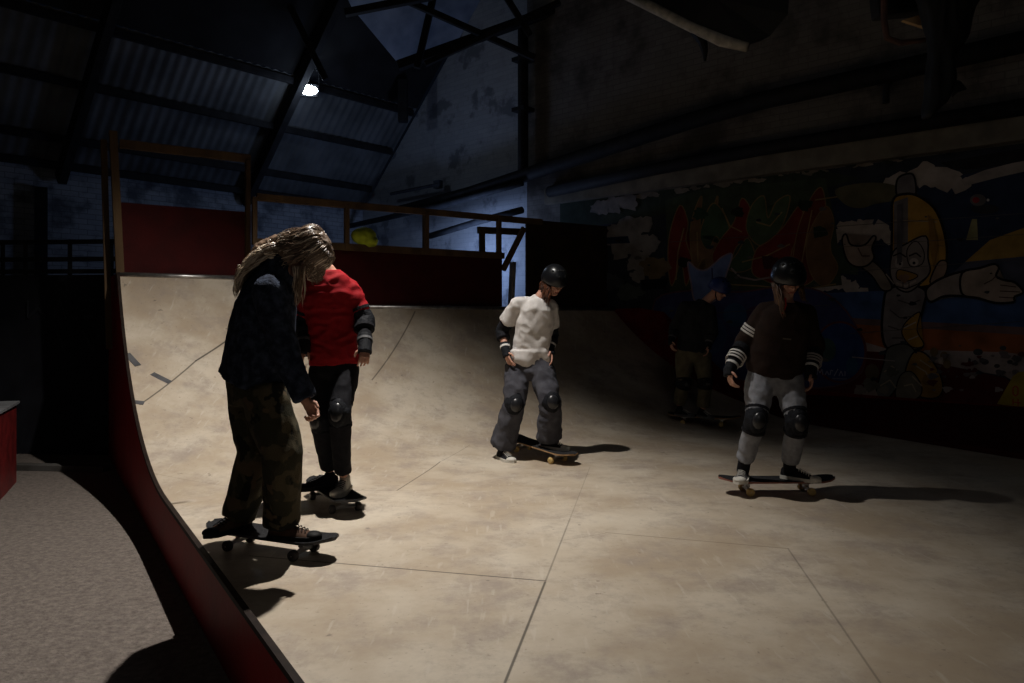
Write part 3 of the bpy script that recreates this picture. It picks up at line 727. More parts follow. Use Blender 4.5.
# ================================================================== SKATEBOARDS
def board_proto(name, wheelm, deckm):
    root = bpy.data.objects.new(name, None)
    L, W = .80, .20
    xs = [-.40, -.385, -.34, -.29, -.24, -.1, 0, .1, .24, .29, .34, .385, .40]
    def hz(x): return .092+max(0, abs(x)-.27)**1.25*.28
    def hw(x):
        a = abs(x)
        return W/2*(1 if a < .30 else math.sqrt(max(.0, 1-((a-.30)/.102)**2)))
    def deck(bm, t0, t1, sc=1):
        rows = []
        for x in xs:
            w = max(hw(x)*sc, .012)
            rows.append([V((x*(.998 if sc < 1 else 1), w*j, hz(x)+t+.008*abs(j)**2)) for j, t in ((-1, t0), (-.5, t0), (0, t0), (.5, t0), (1, t0), (1, t1), (.5, t1), (0, t1), (-.5, t1), (-1, t1))])
        rings(bm, rows)
    bm = bmesh.new(); deck(bm, -.011, 0); d = obj('deck', bm, deckm, None); d.parent = root
    bm = bmesh.new(); deck(bm, .0005, .0022, .975); g = obj('grip_tape', bm, M['grip'], None); g.parent = root
    parts = [(d, []), (g, [])]
    for s in (-1, 1):
        bm = bmesh.new(); box(bm, V((s*.21, 0, .077)), .075, .055, .014, bevel=.003); box(bm, V((s*.205, 0, .060)), .03, .04, .032, V((1, 0, -.4*s)), V((0, 1, 0)), .006)
        tube(bm, [V((s*.21, -.10, .052*.55+.0)), V((s*.21, .10, .052*.55))], .005, 8)
        tube(bm, [V((s*.21, -.065, .034)), V((s*.21, 0, .046)), V((s*.21, .065, .034))], [.008, .014, .008], 8)
        t = obj('truck', bm, M['chrome'], None); t.parent = root; ws = []
        for y in (-1, 1):
            bm = bmesh.new()
            prof = [(.0, .006), (.0, .022), (.004, .0265), (.012, .028), (.022, .028), (.03, .0265), (.034, .022), (.034, .008)]
            c = V((s*.21, y*.083, .0285))
            rings(bm, [[c+V((r*math.cos(a*math.pi/10), (k-.017), r*math.sin(a*math.pi/10))) for a in range(20)] for k, r in prof])
            w = obj('wheel', bm, wheelm, None, smooth=True); w.parent = t; ws.append(w)
        parts.append((t, ws))
    return root, parts
def board(p, dirv, label, wheelm, deckm, tilt=0, lift=0):
    root, parts = board_proto('skateboard', wheelm, deckm)
    p = V(p); root.location = (p.x, p.y, gh(p.x, p.y)+lift)
    root.rotation_euler = (0, tilt, math.atan2(dirv[1], dirv[0])); root.empty_display_size = .1
    link(root); tag(root, label, 'skateboard', 'skateboards on the ramp')
    return root
M['blackply'] = mat('black_ply', (.07, .07, .075), (.04, .04, .045), 8, .4)
M['pinkply'] = mat('worn_red_ply', (.30, .12, .09), (.22, .10, .08), 8, .5)
board((-1.25, 3.82), (.385, -.16), 'dark skateboard under the brown shoes of the long-haired person', M['darkwheel'], M['blackply'])
board((-1.15, 4.78), (.40, -.66), 'black skateboard under the person in the red shirt', M['darkwheel'], M['blackply'])
board((.24, 6.36), (.56, -.60), 'skateboard with amber wheels under the person in the white shirt', M['urethane'], M['maple'], tilt=.10, lift=.021)
board((1.83, 5.10), (1, .02), 'reddish skateboard with amber wheels under the person in grey trousers', M['urethane'], M['pinkply'])
board((2.13, 8.2), (.85, -.42), 'farthest skateboard, in the dark before the painted wall', M['urethane'], M['maple'], lift=.0)

# ================================================================== PEOPLE
def lerp(a, b, t): return a+(b-a)*t
def hand(bm, w, d, pn, th, size=1.0, curl=.5):
    "w wrist, d direction of the hand, pn palm normal, th thumb side"
    d = d.normalized(); th = (th-d*th.dot(d)).normalized(); pn = th.cross(d) if th.cross(d).dot(pn) > 0 else d.cross(th)
    k = size
    capsule(bm, w, w+d*.03*k, .026*k, .03*k, 12, th, .7)
    for j in (-.028, -.009, .009, .028): capsule(bm, w+d*.02*k+th*j*.7*k, w+d*.078*k+th*j*k, .014*k, .0115*k, 10)
    for j, (off, ln) in enumerate(((.030, .92), (.010, 1.0), (-.010, .95), (-.029, .78))):
        p = w+d*.08*k+th*off*k; a = 0; fd = (d+th*off*4).normalized()
        for s, l in enumerate((.042, .027, .022)):
            a += curl*(.55, .8, .6)[s]*(1+.12*j); q = p+(fd*math.cos(a)+pn*math.sin(a))*l*ln*k
            capsule(bm, p, q, (.0092-.0009*s)*k, (.0085-.0011*s)*k, 8); p = q
    p = w+d*.02*k+th*.026*k; q = p+(d*.6+th*.75+pn*.3).normalized()*.042*k; capsule(bm, p, q, .0125*k, .0105*k, 8)
    r = q+(d*.9+th*.2+pn*.45).normalized()*.032*k; capsule(bm, q, r, .0105*k, .0085*k, 8)

def head(bm, c, f, u, k=1.0):
    f = f.normalized(); u = (u-f*u.dot(f)).normalized(); s = f.cross(u)
    ellipsoid(bm, c+u*.02*k-f*.012*k, s, f, u, .074*k, .094*k, .088*k, 22, 14)
    ellipsoid(bm, c-u*.045*k+f*.032*k, s, f, u, .056*k, .058*k, .072*k, 20, 12)
    capsule(bm, c-u*.098*k+f*.066*k-s*.012*k, c-u*.098*k+f*.066*k+s*.012*k, .018*k, .018*k)
    capsule(bm, c+u*.005*k+f*.085*k, c-u*.030*k+f*.106*k, .009*k, .0135*k)            # nose
    for e in (-1, 1):
        capsule(bm, c-u*.036*k+f*.094*k, c-u*.034*k+f*.090*k+s*e*.014*k, .009*k, .007*k)
        capsule(bm, c+u*.022*k+f*.082*k+s*e*.012*k, c+u*.024*k+f*.068*k+s*e*.045*k, .009*k, .008*k)   # brow
        ellipsoid(bm, c-u*.028*k+f*.062*k+s*e*.037*k, s, f, u, .022*k, .022*k, .022*k, 12, 8)  # cheek
        ellipsoid(bm, c-u*.012*k-f*.002*k+s*e*.077*k, s, f, u, .010*k, .021*k, .031*k, 12, 8)  # ear
    capsule(bm, c-u*.062*k+f*.086*k-s*.018*k, c-u*.062*k+f*.086*k+s*.018*k, .007*k, .007*k)
    capsule(bm, c-u*.074*k+f*.083*k-s*.014*k, c-u*.074*k+f*.083*k+s*.014*k, .0075*k, .0075*k)
    return f, u, s

def leg_loft(bm, secs, side=V((1, 0, 0)), n=20):
    "secs: (point, radius) - loft with flat ends"
    rs = []
    for i, (p, r) in enumerate(secs):
        a = (secs[min(i+1, len(secs)-1)][0]-secs[max(i-1, 0)][0]).normalized()
        s = (side-a*side.dot(a)).normalized(); rs.append(ell(p, s, s.cross(a), r, r*1.02, n))
    rings(bm, rs)

def band(bm, p, axis, r, w, t=.004, n=20):
    s, f = frame_of(axis); a = axis.normalized()
    rings(bm, [ell(p-a*w/2, s, f, r, r, n), ell(p-a*w/2, s, f, r+t, r+t, n), ell(p+a*w/2, s, f, r+t, r+t, n), ell(p+a*w/2, s, f, r, r, n)], False)

def shoe(parent, ank, toe, k, um, sm, lm=None, ground=None):
    "ank = ankle centre above the sole, toe = horizontal direction"
    t = V((toe[0], toe[1], 0)).normalized(); s = V((0, 0, 1)).cross(t); g = ground
    heel = V((ank.x, ank.y, g))-t*.06*k
    st = [(0, .030, .075), (.03, .037, .085), (.07, .039, .095), (.11, .040, .08), (.15, .045, .062), (.19, .048, .050), (.225, .044, .042), (.255, .030, .033), (.268, .012, .028)]
    bm = bmesh.new(); rs = []
    for x, w, h in st:
        c = heel+t*x*k; hh = h*k; row = []
        for j in range(16):
            a = 2*math.pi*j/16; y = math.cos(a); z = math.sin(a)
            zz = .018+(hh-.018)*(max(z, 0)**.8); yy = w*k*(y if z >= 0 else math.copysign(abs(y)**.5, y))*(1-.35*max(z, 0))
            if z < 0: zz = .018+.006*z
            row.append(c+s*yy+V((0, 0, zz)))
        rs.append(row)
    rings(bm, rs)
    capsule(bm, heel+t*.058*k+V((0, 0, .05*k)), heel+t*.055*k+V((0, 0, .078*k)), .036*k, .036*k)
    up = obj('shoe', remesh(bm, .006, 2), um, parent)
    bm = bmesh.new(); o2 = []
    for x, w, h in st: o2.append((x, w+.005))
    lo = []; hi = []
    ptsL = [heel+t*x*k+s*w*k for x, w in o2]; ptsR = [heel+t*x*k-s*w*k for x, w in o2[::-1]]
    ring = [heel-t*.006]+ptsL+[heel+t*.278*k]+ptsR
    vv = [[bm.verts.new(p+V((0, 0, z))) for p in ring] for z in (0, .024)]; n = len(ring)
    for i in range(n): bm.faces.new((vv[0][i], vv[0][(i+1) % n], vv[1][(i+1) % n], vv[1][i]))
    bm.faces.new(vv[0][::-1]); bm.faces.new(vv[1]); obj('sole', bm, sm, up)
    bm = bmesh.new()
    for i in range(5):
        c = heel+t*(.125+.017*i)*k+V((0, 0, (.077-.0065*i)*k)); z_ = -.008
        tube(bm, [c+s*.026*k+V((0, 0, z_)), c+s*.01*k+t*.006+V((0, 0, .003)), c-s*.01*k+V((0, 0, .003)), c-s*.026*k+t*.008+V((0, 0, z_))], .0028, 6)
    obj('laces', bm, lm or sm, up)
    bm = bmesh.new(); ellipsoid(bm, heel+t*.232*k+V((0, 0, .024)), s, t, V((0, 0, 1)), .043*k, .045*k, .022*k); obj('toe_cap', bm, sm if lm else um, up, smooth=True)
    return up

def pad(parent, name, p, a, b, r, ln, f, hard=True, capm=None):
    "joint pad round the limb a-p-b, f = forward direction of the cap"
    d1 = (p-a).normalized(); d2 = (b-p).normalized(); mid = (d1+d2).normalized()
    f = (f-mid*f.dot(mid)).normalized(); s = mid.cross(f)
    bm = bmesh.new(); leg_loft(bm, [(p-d1*ln*.5, r*.95), (p-d1*ln*.25, r*1.05), (p+f*r*.1, r*1.1), (p+d2*ln*.25, r*1.05), (p+d2*ln*.5, r*.92)], s)
    ellipsoid(bm, p+f*r*.7, s, f, mid, r*.8, r*.55, ln*.48)
    o = obj(name, remesh(bm, .007, 2, (.002, 30, 1)), M['pad'], parent)
    bm = bmesh.new(); ellipsoid(bm, p+f*r*.98, s, f, mid, r*.62, r*.42, ln*.33, 18, 12); obj('pad_cap', bm, capm or M['padcap'], o, smooth=True)
    bm = bmesh.new(); band(bm, p-d1*ln*.40, d1, r*1.08, .02); band(bm, p+d2*ln*.40, d2, r*1.05, .02); obj('strap', bm, M['blackcloth'], o)
    return o

def wrist_guard(parent, el, wr, hd, r=.034):
    d = (wr-el).normalized(); bm = bmesh.new()
    leg_loft(bm, [(wr-d*.085, r*1.18), (wr-d*.04, r*1.12), (wr, r), (lerp(wr, hd, .4), r*1.08), (lerp(wr, hd, .55), r*1.05)])
    o = obj('wrist_guard', remesh(bm, .006, 2, (.0015, 40, 1)), M['pad'], parent)
    bm = bmesh.new(); band(bm, wr-d*.05, d, r*1.14, .018); obj('strap', bm, M['whitestrap'] if parent.get('light_strap') else M['greytape'], o)

def helmet(parent, c, f, u, k, m):
    f = f.normalized(); u = (u-f*u.dot(f)).normalized(); s = f.cross(u)
    bm = bmesh.new(); rx, ry, rz = .107*k, .128*k, .128*k; rows = []; cc = c+u*.012*k
    for i in range(14):
        t = math.radians(-14+104*i/13.2); inset = 1 if i else .97
        rows.append([cc+s*rx*math.cos(t)*math.cos(a)*inset+f*ry*math.cos(t)*math.sin(a)*inset+u*(rz*math.sin(t)+.018*k*(1 if abs(math.sin(a)) > .2 else .4)*math.sin(a)*(i < 3)*(1-i/3)) for a in [2*math.pi*j/28 for j in range(28)]])
    rings(bm, [[lerp(p, cc, .09) for p in rows[0]]]+rows, False)
    bm.faces.ensure_lookup_table()
    h = obj('helmet', bm, m, parent, smooth=True)
    for (az, elv) in ((60, 62), (90, 66), (120, 62), (70, 38), (110, 38), (20, 50), (160, 50)):
        a, t = math.radians(az), math.radians(elv)
        n = (s*math.cos(t)*math.cos(a)/rx+f*math.cos(t)*math.sin(a)/ry+u*math.sin(t)/rz).normalized()
        p = cc+s*rx*math.cos(t)*math.cos(a)+f*ry*math.cos(t)*math.sin(a)+u*rz*math.sin(t)
        q, w = frame_of(n); bm = bmesh.new(); ellipsoid(bm, p-n*.0005, q, w, n, .011, .011, .004, 12, 6); obj('vent', bm, M['rubber'], h, smooth=True)
    for e in (-1, 1):
        bm = bmesh.new(); tube(bm, [c+s*e*.09*k-u*.01*k+f*.02, c+s*e*.075*k-u*.06*k+f*.03, c-u*.115*k+f*.045+s*e*.01], .006, 6); obj('chin_strap', bm, M['blackcloth'], h)
    return h

def eyes(parent, c, f, u, s, k):
    for e in (-1, 1):
        p = c+u*.004*k+f*.082*k+s*e*.030*k
        bm = bmesh.new(); ellipsoid(bm, p, s, f, u, .013*k, .009*k, .008*k); o = obj('eye', bm, M['eye'], parent, smooth=True)
        bm = bmesh.new(); ellipsoid(bm, p+f*.007*k-u*.002*k, s, f, u, .0055*k, .003*k, .0055*k); obj('iris', bm, M['iris'], o, smooth=True)

def strands(parent, gens, m, rad=(.0045, .001), name='hair'):
    bm = bmesh.new()
    for pts, r0, mi in gens:
        n0 = len(bm.faces); k = len(pts)
        tube(bm, pts, [r0*(.5+.9*math.sin(math.pi*min(1, .15+.85*i/(k-1)))) if i < k-1 else r0*.2 for i in range(k)], 5)
        bm.faces.ensure_lookup_table()
        for f in bm.faces[n0:]: f.material_index = mi
    return obj(name, bm, m, parent, smooth=True)

def make_body(label, j, k, base):
    "continuous skin: torso, limbs, neck at coarse grain, head and hands finer, fused in one mesh"
    bm = bmesh.new()
    sd = (j['sh'][1]-j['sh'][0]).normalized()
    pel, ch, nk = j['pelvis'], j['chest'], j['neck']
    fw = sd.cross((nk-pel).normalized()) 
    capsule(bm, pel+sd*.05*k, pel-sd*.05*k, .10*k, .10*k); capsule(bm, pel, lerp(pel, ch, .5), .11*k, .10*k, side=sd, flat=.8); capsule(bm, lerp(pel, ch, .5), ch, .11*k, .12*k, side=sd, flat=.72)
    capsule(bm, ch, nk, .09*k, .05*k); capsule(bm, nk, j['head']-(j['head']-nk)*.3, .052*k, .050*k)
    for i in (0, 1):
        capsule(bm, lerp(ch, nk, .5), j['sh'][i], .06*k, .052*k); capsule(bm, j['sh'][i], j['el'][i], .048*k, .037*k); capsule(bm, j['el'][i], j['wr'][i], .038*k, .026*k)
        capsule(bm, j['hip'][i], j['kn'][i], .080*k, .052*k); capsule(bm, j['kn'][i], lerp(j['kn'][i], j['an'][i], .35), .052*k, .053*k); capsule(bm, lerp(j['kn'][i], j['an'][i], .35), j['an'][i], .053*k, .034*k)
    trunk = remesh(bm, .012, 2)
    bm = bmesh.new(); f, u, s = head(bm, j['head'], j['face'], j['up'], k); capsule(bm, j['head']-u*.06*k-f*.01, lerp(nk, j['head'], .15), .048*k, .052*k)
    hd = remesh(bm, .0045, 2)
    bm = bmesh.new()
    for i in (0, 1):
        capsule(bm, lerp(j['el'][i], j['wr'][i], .7), j['wr'][i], .029*k, .026*k)
        hand(bm, j['wr'][i], j['hd'][i], j['pn'][i], j['th'][i], k*.88, j.get('curl', .5))
    hs = remesh(bm, .0042, 1)
    o = obj('person', join([trunk, hd, hs]), M['skin'], None, loc=base)
    tag(o, label, 'person')
    eyes(o, j['head'], f, u, s, k)
    bm = bmesh.new(); capsule(bm, j['head']-u*.068*k+f*.090*k-s*.016*k, j['head']-u*.068*k+f*.090*k+s*.016*k, .0065*k, .0065*k, flat=.7); obj('lips', bm, M['lip'], o, smooth=True)
    return o, f, u, s

def top(parent, name, j, k, m, torso, sleeve, hem_cut=None, fold=(.006, 7, .6), vox=.010, extra=None, send=1.0, shoulder=.065):
    "torso: list of (t along pelvis-neck, half width, half depth)"
    sd = (j['sh'][1]-j['sh'][0]).normalized(); hs = (j['hip'][1]-j['hip'][0]).normalized()
    bm = bmesh.new(); rs = []
    pel, ch, nk = j['pelvis'], j['chest'], j['neck']
    def sp(t):
        if t < 0: return pel+(pel-ch).normalized()*(-t)+j.get('hemshift', V())*(-t)
        return lerp(lerp(pel, ch, t), lerp(ch, nk, t), max(0, t)**1.5) if t <= 1 else nk
    for t, w, d in torso:
        c = sp(t); ax = (sp(min(t+.1, 1))-sp(max(t-.1, -.3))).normalized()
        s = lerp(hs, sd, min(1, max(0, t*1.4))); s = (s-ax*s.dot(ax)).normalized(); rs.append(ell(c, s, s.cross(ax), w*k, d*k, 28, .85))
    rings(bm, rs)
    for i in (0, 1):
        capsule(bm, lerp(ch, nk, .55), j['sh'][i], shoulder*k, shoulder*k*.95)
        sh, el, wr = j['sh'][i], j['el'][i], j['wr'][i]
        r0, r1, r2, r3 = sleeve
        if send <= .5:
            e_ = lerp(sh, el, send*2); leg_loft(bm, [(sh, r0*k), (lerp(sh, e_, .5), r1*k), (e_, r2*k)])
        else:
            e_ = lerp(el, wr, (send-.5)*2); capsule(bm, sh, el, r0*k, r1*k); leg_loft(bm, [(lerp(sh, el, .92), r1*k*.98), (el, r1*k), (lerp(el, e_, .5), r2*k), (e_, r3*k)])
    if extra: extra(bm)
    return obj(name, remesh(bm, vox, 3, fold), m, parent)

def trousers(parent, j, k, m, prof, waist, fold=(.006, 8, .5), vox=.010, name='trousers', hem=1.0):
    "prof radii at hip, mid thigh, knee, mid shin, hem"
    bm = bmesh.new(); hs = (j['hip'][1]-j['hip'][0]).normalized()
    pel = j['pelvis']; up = (j['chest']-pel).normalized(); hc = lerp(*j['hip'], .5)
    rings(bm, [ell(c, hs, hs.cross(up), w*k, d*k, 26, .85) for c, w, d in ((pel+up*.08*k, waist[0]*.93, waist[1]*.93), (pel, waist[0], waist[1]), (hc, waist[0], waist[1]), (hc-up*.08*k, waist[0]*.8, waist[1]*.85))])
    for i in (0, 1):
        h, n, a = j['hip'][i], j['kn'][i], j['an'][i]; e = lerp(n, a, hem)
        leg_loft(bm, [(h+up*.02, prof[0]*k), (lerp(h, n, .3), prof[0]*k*.98), (lerp(h, n, .6), prof[1]*k), (n, prof[2]*k), (lerp(n, e, .3), lerp(prof[2], prof[3], .6)*k), (lerp(n, e, .6), prof[3]*k), (lerp(n, e, .9), prof[4]*k), (e, prof[4]*k*.97)])
    return obj(name, remesh(bm, vox, 3, fold), m, parent)

Z = V((0, 0, 1))
# ---------------------------------------------------------------- 1. long-haired person in dark jacket
def camo():
    m = mat('camouflage_cloth', (.02, .02, .015), rough=.9, bump=.3, bscale=150); nt = m.node_tree; g = NT(nt)
    tc = nt.nodes.new('ShaderNodeTexCoord'); p = tc.outputs['Object']
    c = g.mixc(g.step(g.noise(p, 9, 2), .48, .52), (.030, .028, .018), (.062, .052, .032))
    c = g.mixc(g.step(g.noise(p, 7, 3, 'Fac', .6), .56, .59), c, (.012, .012, .010))
    mp = nt.nodes.new('ShaderNodeMapping'); mp.inputs['Location'].default_value = (5, 3, 2); nt.links.new(p, mp.inputs[0])
    c = g.mixc(g.step(g.noise(mp.outputs[0], 8, 2), .60, .63), c, (.085, .06, .035))
    nt.links.new(c, nt.nodes['Principled BSDF'].inputs['Base Color']); return m
z = 3.75
j = dict(head=P(309, 255, z-.02), face=V((.34, -.30, -.89)), up=V((.86, -.08, .42)), neck=P(276, 276, z), chest=P(264, 300, z), pelvis=P(257, 372, z+.02),
         sh=[P(262, 291, z+.16), P(270, 292, z-.17)], el=[P(268, 345, z+.20), P(284, 350, z-.19)], wr=[P(296, 380, z+.12), P(306, 401, z-.20)],
         hd=[V((.5, -.1, -.8)), V((.55, -.1, -.8))], pn=[V((-.7, 0, -.4)), V((-.75, .2, -.5))], th=[V((.6, -.6, .2)), V((.7, -.3, .3))],
         hip=[P(250, 388, z+.09), P(264, 390, z-.07)], kn=[P(257, 452, z+.10), P(283, 455, z-.10)], an=[P(239, 518, 3.90), P(281, 526, 3.72)], curl=1.15)
j['hemshift'] = V((-.3, 0, 0))
w1, f, u, s = make_body('long-haired person in dark jacket and camouflage trousers, head bowed, riding at left', j, 1.0, V((-1.25, 3.8, .1)))
jk = mat('dark_jacket', (.011, .015, .028), (.042, .055, .09), 26, .9, bump=.5, bscale=120, lo=.42, hi=.68)
def coll(bm):
    c = lerp(j['chest'], j['neck'], .85); rings(bm, [ell(c+(j['neck']-j['chest'])*t, V((.7, 0, -.6)).normalized(), V((0, 1, 0)), r, r*1.0, 20) for t, r in ((-.5, .12), (0, .105), (.9, .085))])
top(w1, 'jacket', j, 1.0, jk, [(-.055, .195, .165), (.0, .195, .165), (.15, .195, .16), (.4, .19, .155), (.65, .185, .145), (.85, .15, .12), (1, .085, .085)], (.080, .070, .060, .054), send=.98, extra=coll, fold=(.007, 9, .5), shoulder=.085)
trousers(w1, j, 1.0, camo(), (.115, .108, .096, .086, .088), (.175, .15), fold=(.008, 9, .45), hem=.97)
brown = mat('brown_suede', (.10, .055, .035), (.06, .035, .025), 15, .8)
shoe(w1, j['an'][0]-V((.0, 0, 0)), (-.50, -.85), 1.0, brown, M['rubber'], M['rubber'], ground=.097)
shoe(w1, j['an'][1], (.97, -.15), 1.0, brown, M['rubber'], M['rubber'], ground=.097)
# hair: crown locks and a long mass over the back
hairm = [mat('ash_brown_hair', (.17, .12, .085), (.11, .075, .055), 30, .38, spec=.6), mat('blonde_hair', (.85, .74, .60), (.68, .56, .43), 30, .45, spec=.6), mat('dark_blonde_hair', (.26, .18, .12), (.2, .13, .09), 30, .35, spec=.6)]
hc = j['head']; gens = []
f = j['face'].normalized(); u = (j['up']-f*j['up'].dot(f)).normalized(); s = f.cross(u)
bm = bmesh.new(); ellipsoid(bm, hc+u*.022-f*.022, s, f, u, .092, .108, .102, 24, 14); ellipsoid(bm, hc-f*.06-u*.05, s, f, u, .08, .07, .09); capsule(bm, hc-f*.07-u*.05, P(272, 262, z), .07, .07)
obj('hair_cap', remesh(bm, .007, 2, (.004, 25, 1)), hairm[0], w1)
rnd = random.Random(3)
bm = bmesh.new(); capsule(bm, P(282, 253, z), P(266, 259, z), .075, .07, flat=1.3); capsule(bm, P(266, 259, z), P(252, 276, z), .06, .045, side=V((0, 1, 0)), flat=.6)
obj('hair_back', remesh(bm, .008, 2, (.006, 22, 1)), hairm[2], w1)
crown = hc+u*.10-f*.03
for i in range(900):
    az = rnd.uniform(0, 2*math.pi); side = 1 if math.cos(az) > 0 else -1
    r = rnd.uniform(.2, 1)
    d0 = (s*math.cos(az)+f*math.sin(az)*.9)
    start = crown+d0*.035*r
    mid = hc+u*(.055-.05*r)+s*math.cos(az)*.105+f*(math.sin(az)*.118-.020)
    ph, wv = rnd.uniform(0, 6), rnd.uniform(.006, .014)
    if f.dot(d0) > .55:          # fringe falls past the face with gravity
        end = mid+V((.0, 0, -1))*rnd.uniform(.0, .035)-u*.02
        end2 = end+V((-.01, 0, -1))*rnd.uniform(.01, .03)
    elif abs(math.cos(az)) > .5 and rnd.random() < .6:
        end = mid-u*rnd.uniform(.05, .10)+f*rnd.uniform(-.03, .02)+s*side*.004
        end2 = end+V((-.04, 0, -.02))*rnd.uniform(.4, 1)
    else:
        end = hc-f*rnd.uniform(.06, .12)-u*rnd.uniform(.02, .12)+s*math.cos(az)*.085
        end2 = end+V((-.12, 0, -.06))*rnd.uniform(.3, 1)
    pts = []
    ctrl = [start, lerp(start, mid, .55)+(lerp(start, mid, .55)-hc).normalized()*.035, mid, end, end2]
    for a in range(4):
        for b in range(4):
            t = b/4; p0 = ctrl[max(a-1, 0)]; p1 = ctrl[a]; p2 = ctrl[a+1]; p3 = ctrl[min(a+2, 4)]
            q = .5*((2*p1)+(-p0+p2)*t+(2*p0-5*p1+4*p2-p3)*t*t+(-p0+3*p1-3*p2+p3)*t**3)
            n = a*4+b; q = q+s*wv*math.sin(n*.8+ph)+u*wv*.7*math.cos(n*.9+ph); pts.append(q)
    pts.append(end2)
    gens.append((pts, rnd.uniform(.0010, .0026), rnd.choice((0, 0, 0, 2, 2, 2, 1))))
for i in range(800):            # mass over the shoulder and back
    sy = rnd.uniform(-1, 1); tt = rnd.random()
    p0 = hc-f*rnd.uniform(.02, .09)-u*rnd.uniform(.03, .08)+s*sy*.085
    p1 = P(278, 249+rnd.uniform(-7, 8), z)+V((0, sy*.11, -.02*abs(sy)))
    p2 = P(264, 251+rnd.uniform(-7, 9), z)+V((0, sy*.15, -.05*abs(sy)))
    p3 = P(251-4*rnd.random(), 263+rnd.uniform(-5, 9), z)+V((0, sy*.15, -.06*abs(sy)))
    p4 = P(246-3*rnd.random(), 279+rnd.uniform(-8, 12), z)+V((0, sy*.14, -.05*abs(sy)))
    ph = rnd.uniform(0, 6); pts = []; ctrl = [p0, p1, p2, p3, p4][:rnd.choice((4, 5, 5))]; L_ = len(ctrl)
    for a in range(L_-1):
        for b in range(4):
            t = b/4; q0 = ctrl[max(a-1, 0)]; q1 = ctrl[a]; q2 = ctrl[a+1]; q3 = ctrl[min(a+2, L_-1)]
            q = .5*((2*q1)+(-q0+q2)*t+(2*q0-5*q1+4*q2-q3)*t*t+(-q0+3*q1-3*q2+q3)*t**3)
            n = a*4+b; pts.append(q+V((.007*math.sin(n*.9+ph), .009*math.cos(n*.7+ph), .010*math.sin(n*.95+ph))))
    pts.append(ctrl[-1]); gens.append((pts, rnd.uniform(.0012, .0028), rnd.choice((1, 1, 1, 2))))
for i in range(70):             # locks hanging in front of the chest
    x = 299+rnd.gauss(0, 2.6); y0 = 266; dz = rnd.uniform(-.05, .02)
    L_ = rnd.uniform(22, 42); ph = rnd.uniform(0, 6)
    pts = [P(x+(.8*math.sin(k*.9+ph))-k*.12, y0+L_*k/8, z-.07+dz) for k in range(9)]
    gens.append((pts, rnd.uniform(.0012, .0025), rnd.choice((1, 2, 2, 0))))
strands(w1, gens, hairm)

# ---------------------------------------------------------------- 2. person in red shirt
z = 4.78
j = dict(head=P(312, 255, z-.02), face=V((-.35, -.55, -.75)), up=V((-.1, -.5, .85)), neck=P(328, 271, z), chest=P(330, 287, z), pelvis=P(334, 362, z+.03),
         sh=[P(310, 290, z-.02), P(350, 288, z+.03)], el=[P(305, 322, z+.04), P(364, 319, z+.02)], wr=[P(304, 348, z-.08), P(365, 347, z-.12)],
         hd=[V((-.25, -.4, -.8)), V((.05, -.45, -.8))], pn=[V((.4, .8, -.2)), V((-.4, .8, -.2))], th=[V((.9, -.4, .1)), V((-.9, -.4, .1))],
         hip=[P(323, 372, z+.02), P(345, 370, z+.02)], kn=[P(321, 419, z-.10), P(340, 413, z-.16)], an=[P(329, 468, z+.05), P(343, 473, z-.05)], curl=.8)
p2, f, u, s = make_body('person in red shirt and black trousers standing on a skateboard, partly behind the long-haired one', j, 1.0, V((-1.14, 4.8, .1)))
redc = mat('red_jersey', (.27, .007, .011), (.21, .005, .009), 30, .75, bump=.2, bscale=200)
top(p2, 'shirt', j, 1.0, redc, [(-.01, .16, .13), (.1, .158, .125), (.35, .155, .115), (.65, .16, .125), (.85, .125, .11), (1, .07, .08)], (.060, .062, .060, .06), send=.40, fold=(.008, 6, 2.2), shoulder=.058)
trousers(p2, j, 1.0, M['blackcloth'], (.092, .078, .068, .062, .055), (.155, .12), fold=(.004, 10, .6))
for i in (0, 1):
    bm = bmesh.new(); capsule(bm, lerp(j['sh'][i], j['el'][i], .7), j['el'][i], .05, .048); capsule(bm, j['el'][i], lerp(j['el'][i], j['wr'][i], .9), .048, .042)
    obj('under_sleeve', remesh(bm, .007, 1, (.004, 18, 1)), M['blackcloth'], p2)
    pad(p2, 'elbow_pad', lerp(j['el'][i], j['wr'][i], .02), j['sh'][i], j['wr'][i], .060, .18, V((.4*(1 if i else -1), .5, -.3)))
    wrist_guard(p2, j['el'][i], j['wr'][i], j['wr'][i]+j['hd'][i].normalized()*.08, .042)
pad(p2, 'knee_pad', j['kn'][1], j['hip'][1], j['an'][1], .066, .19, V((-.1, -1, .1)))
pad(p2, 'knee_pad', j['kn'][0], j['hip'][0], j['an'][0], .064, .18, V((-.4, -1, .1)))
shoe(p2, P(343, 468, z-.06)+V((0, .05, 0)), (-.06, -1), 1.0, M['canvas'], M['canvas'], M['greytape'], ground=.097)
shoe(p2, P(329, 466, z+.07), (-.93, -.55), 1.0, M['blackcloth'], M['rubber'], M['rubber'], ground=.097)
bm = bmesh.new(); ellipsoid(bm, j['head']+u*.028-f*.022, s, f, u, .098, .112, .105); ellipsoid(bm, j['head']-u*.04-f*.045, s, f, u, .085, .075, .09); obj('hair', remesh(bm, .008, 2, (.006, 20, 1)), hairm[0], p2)

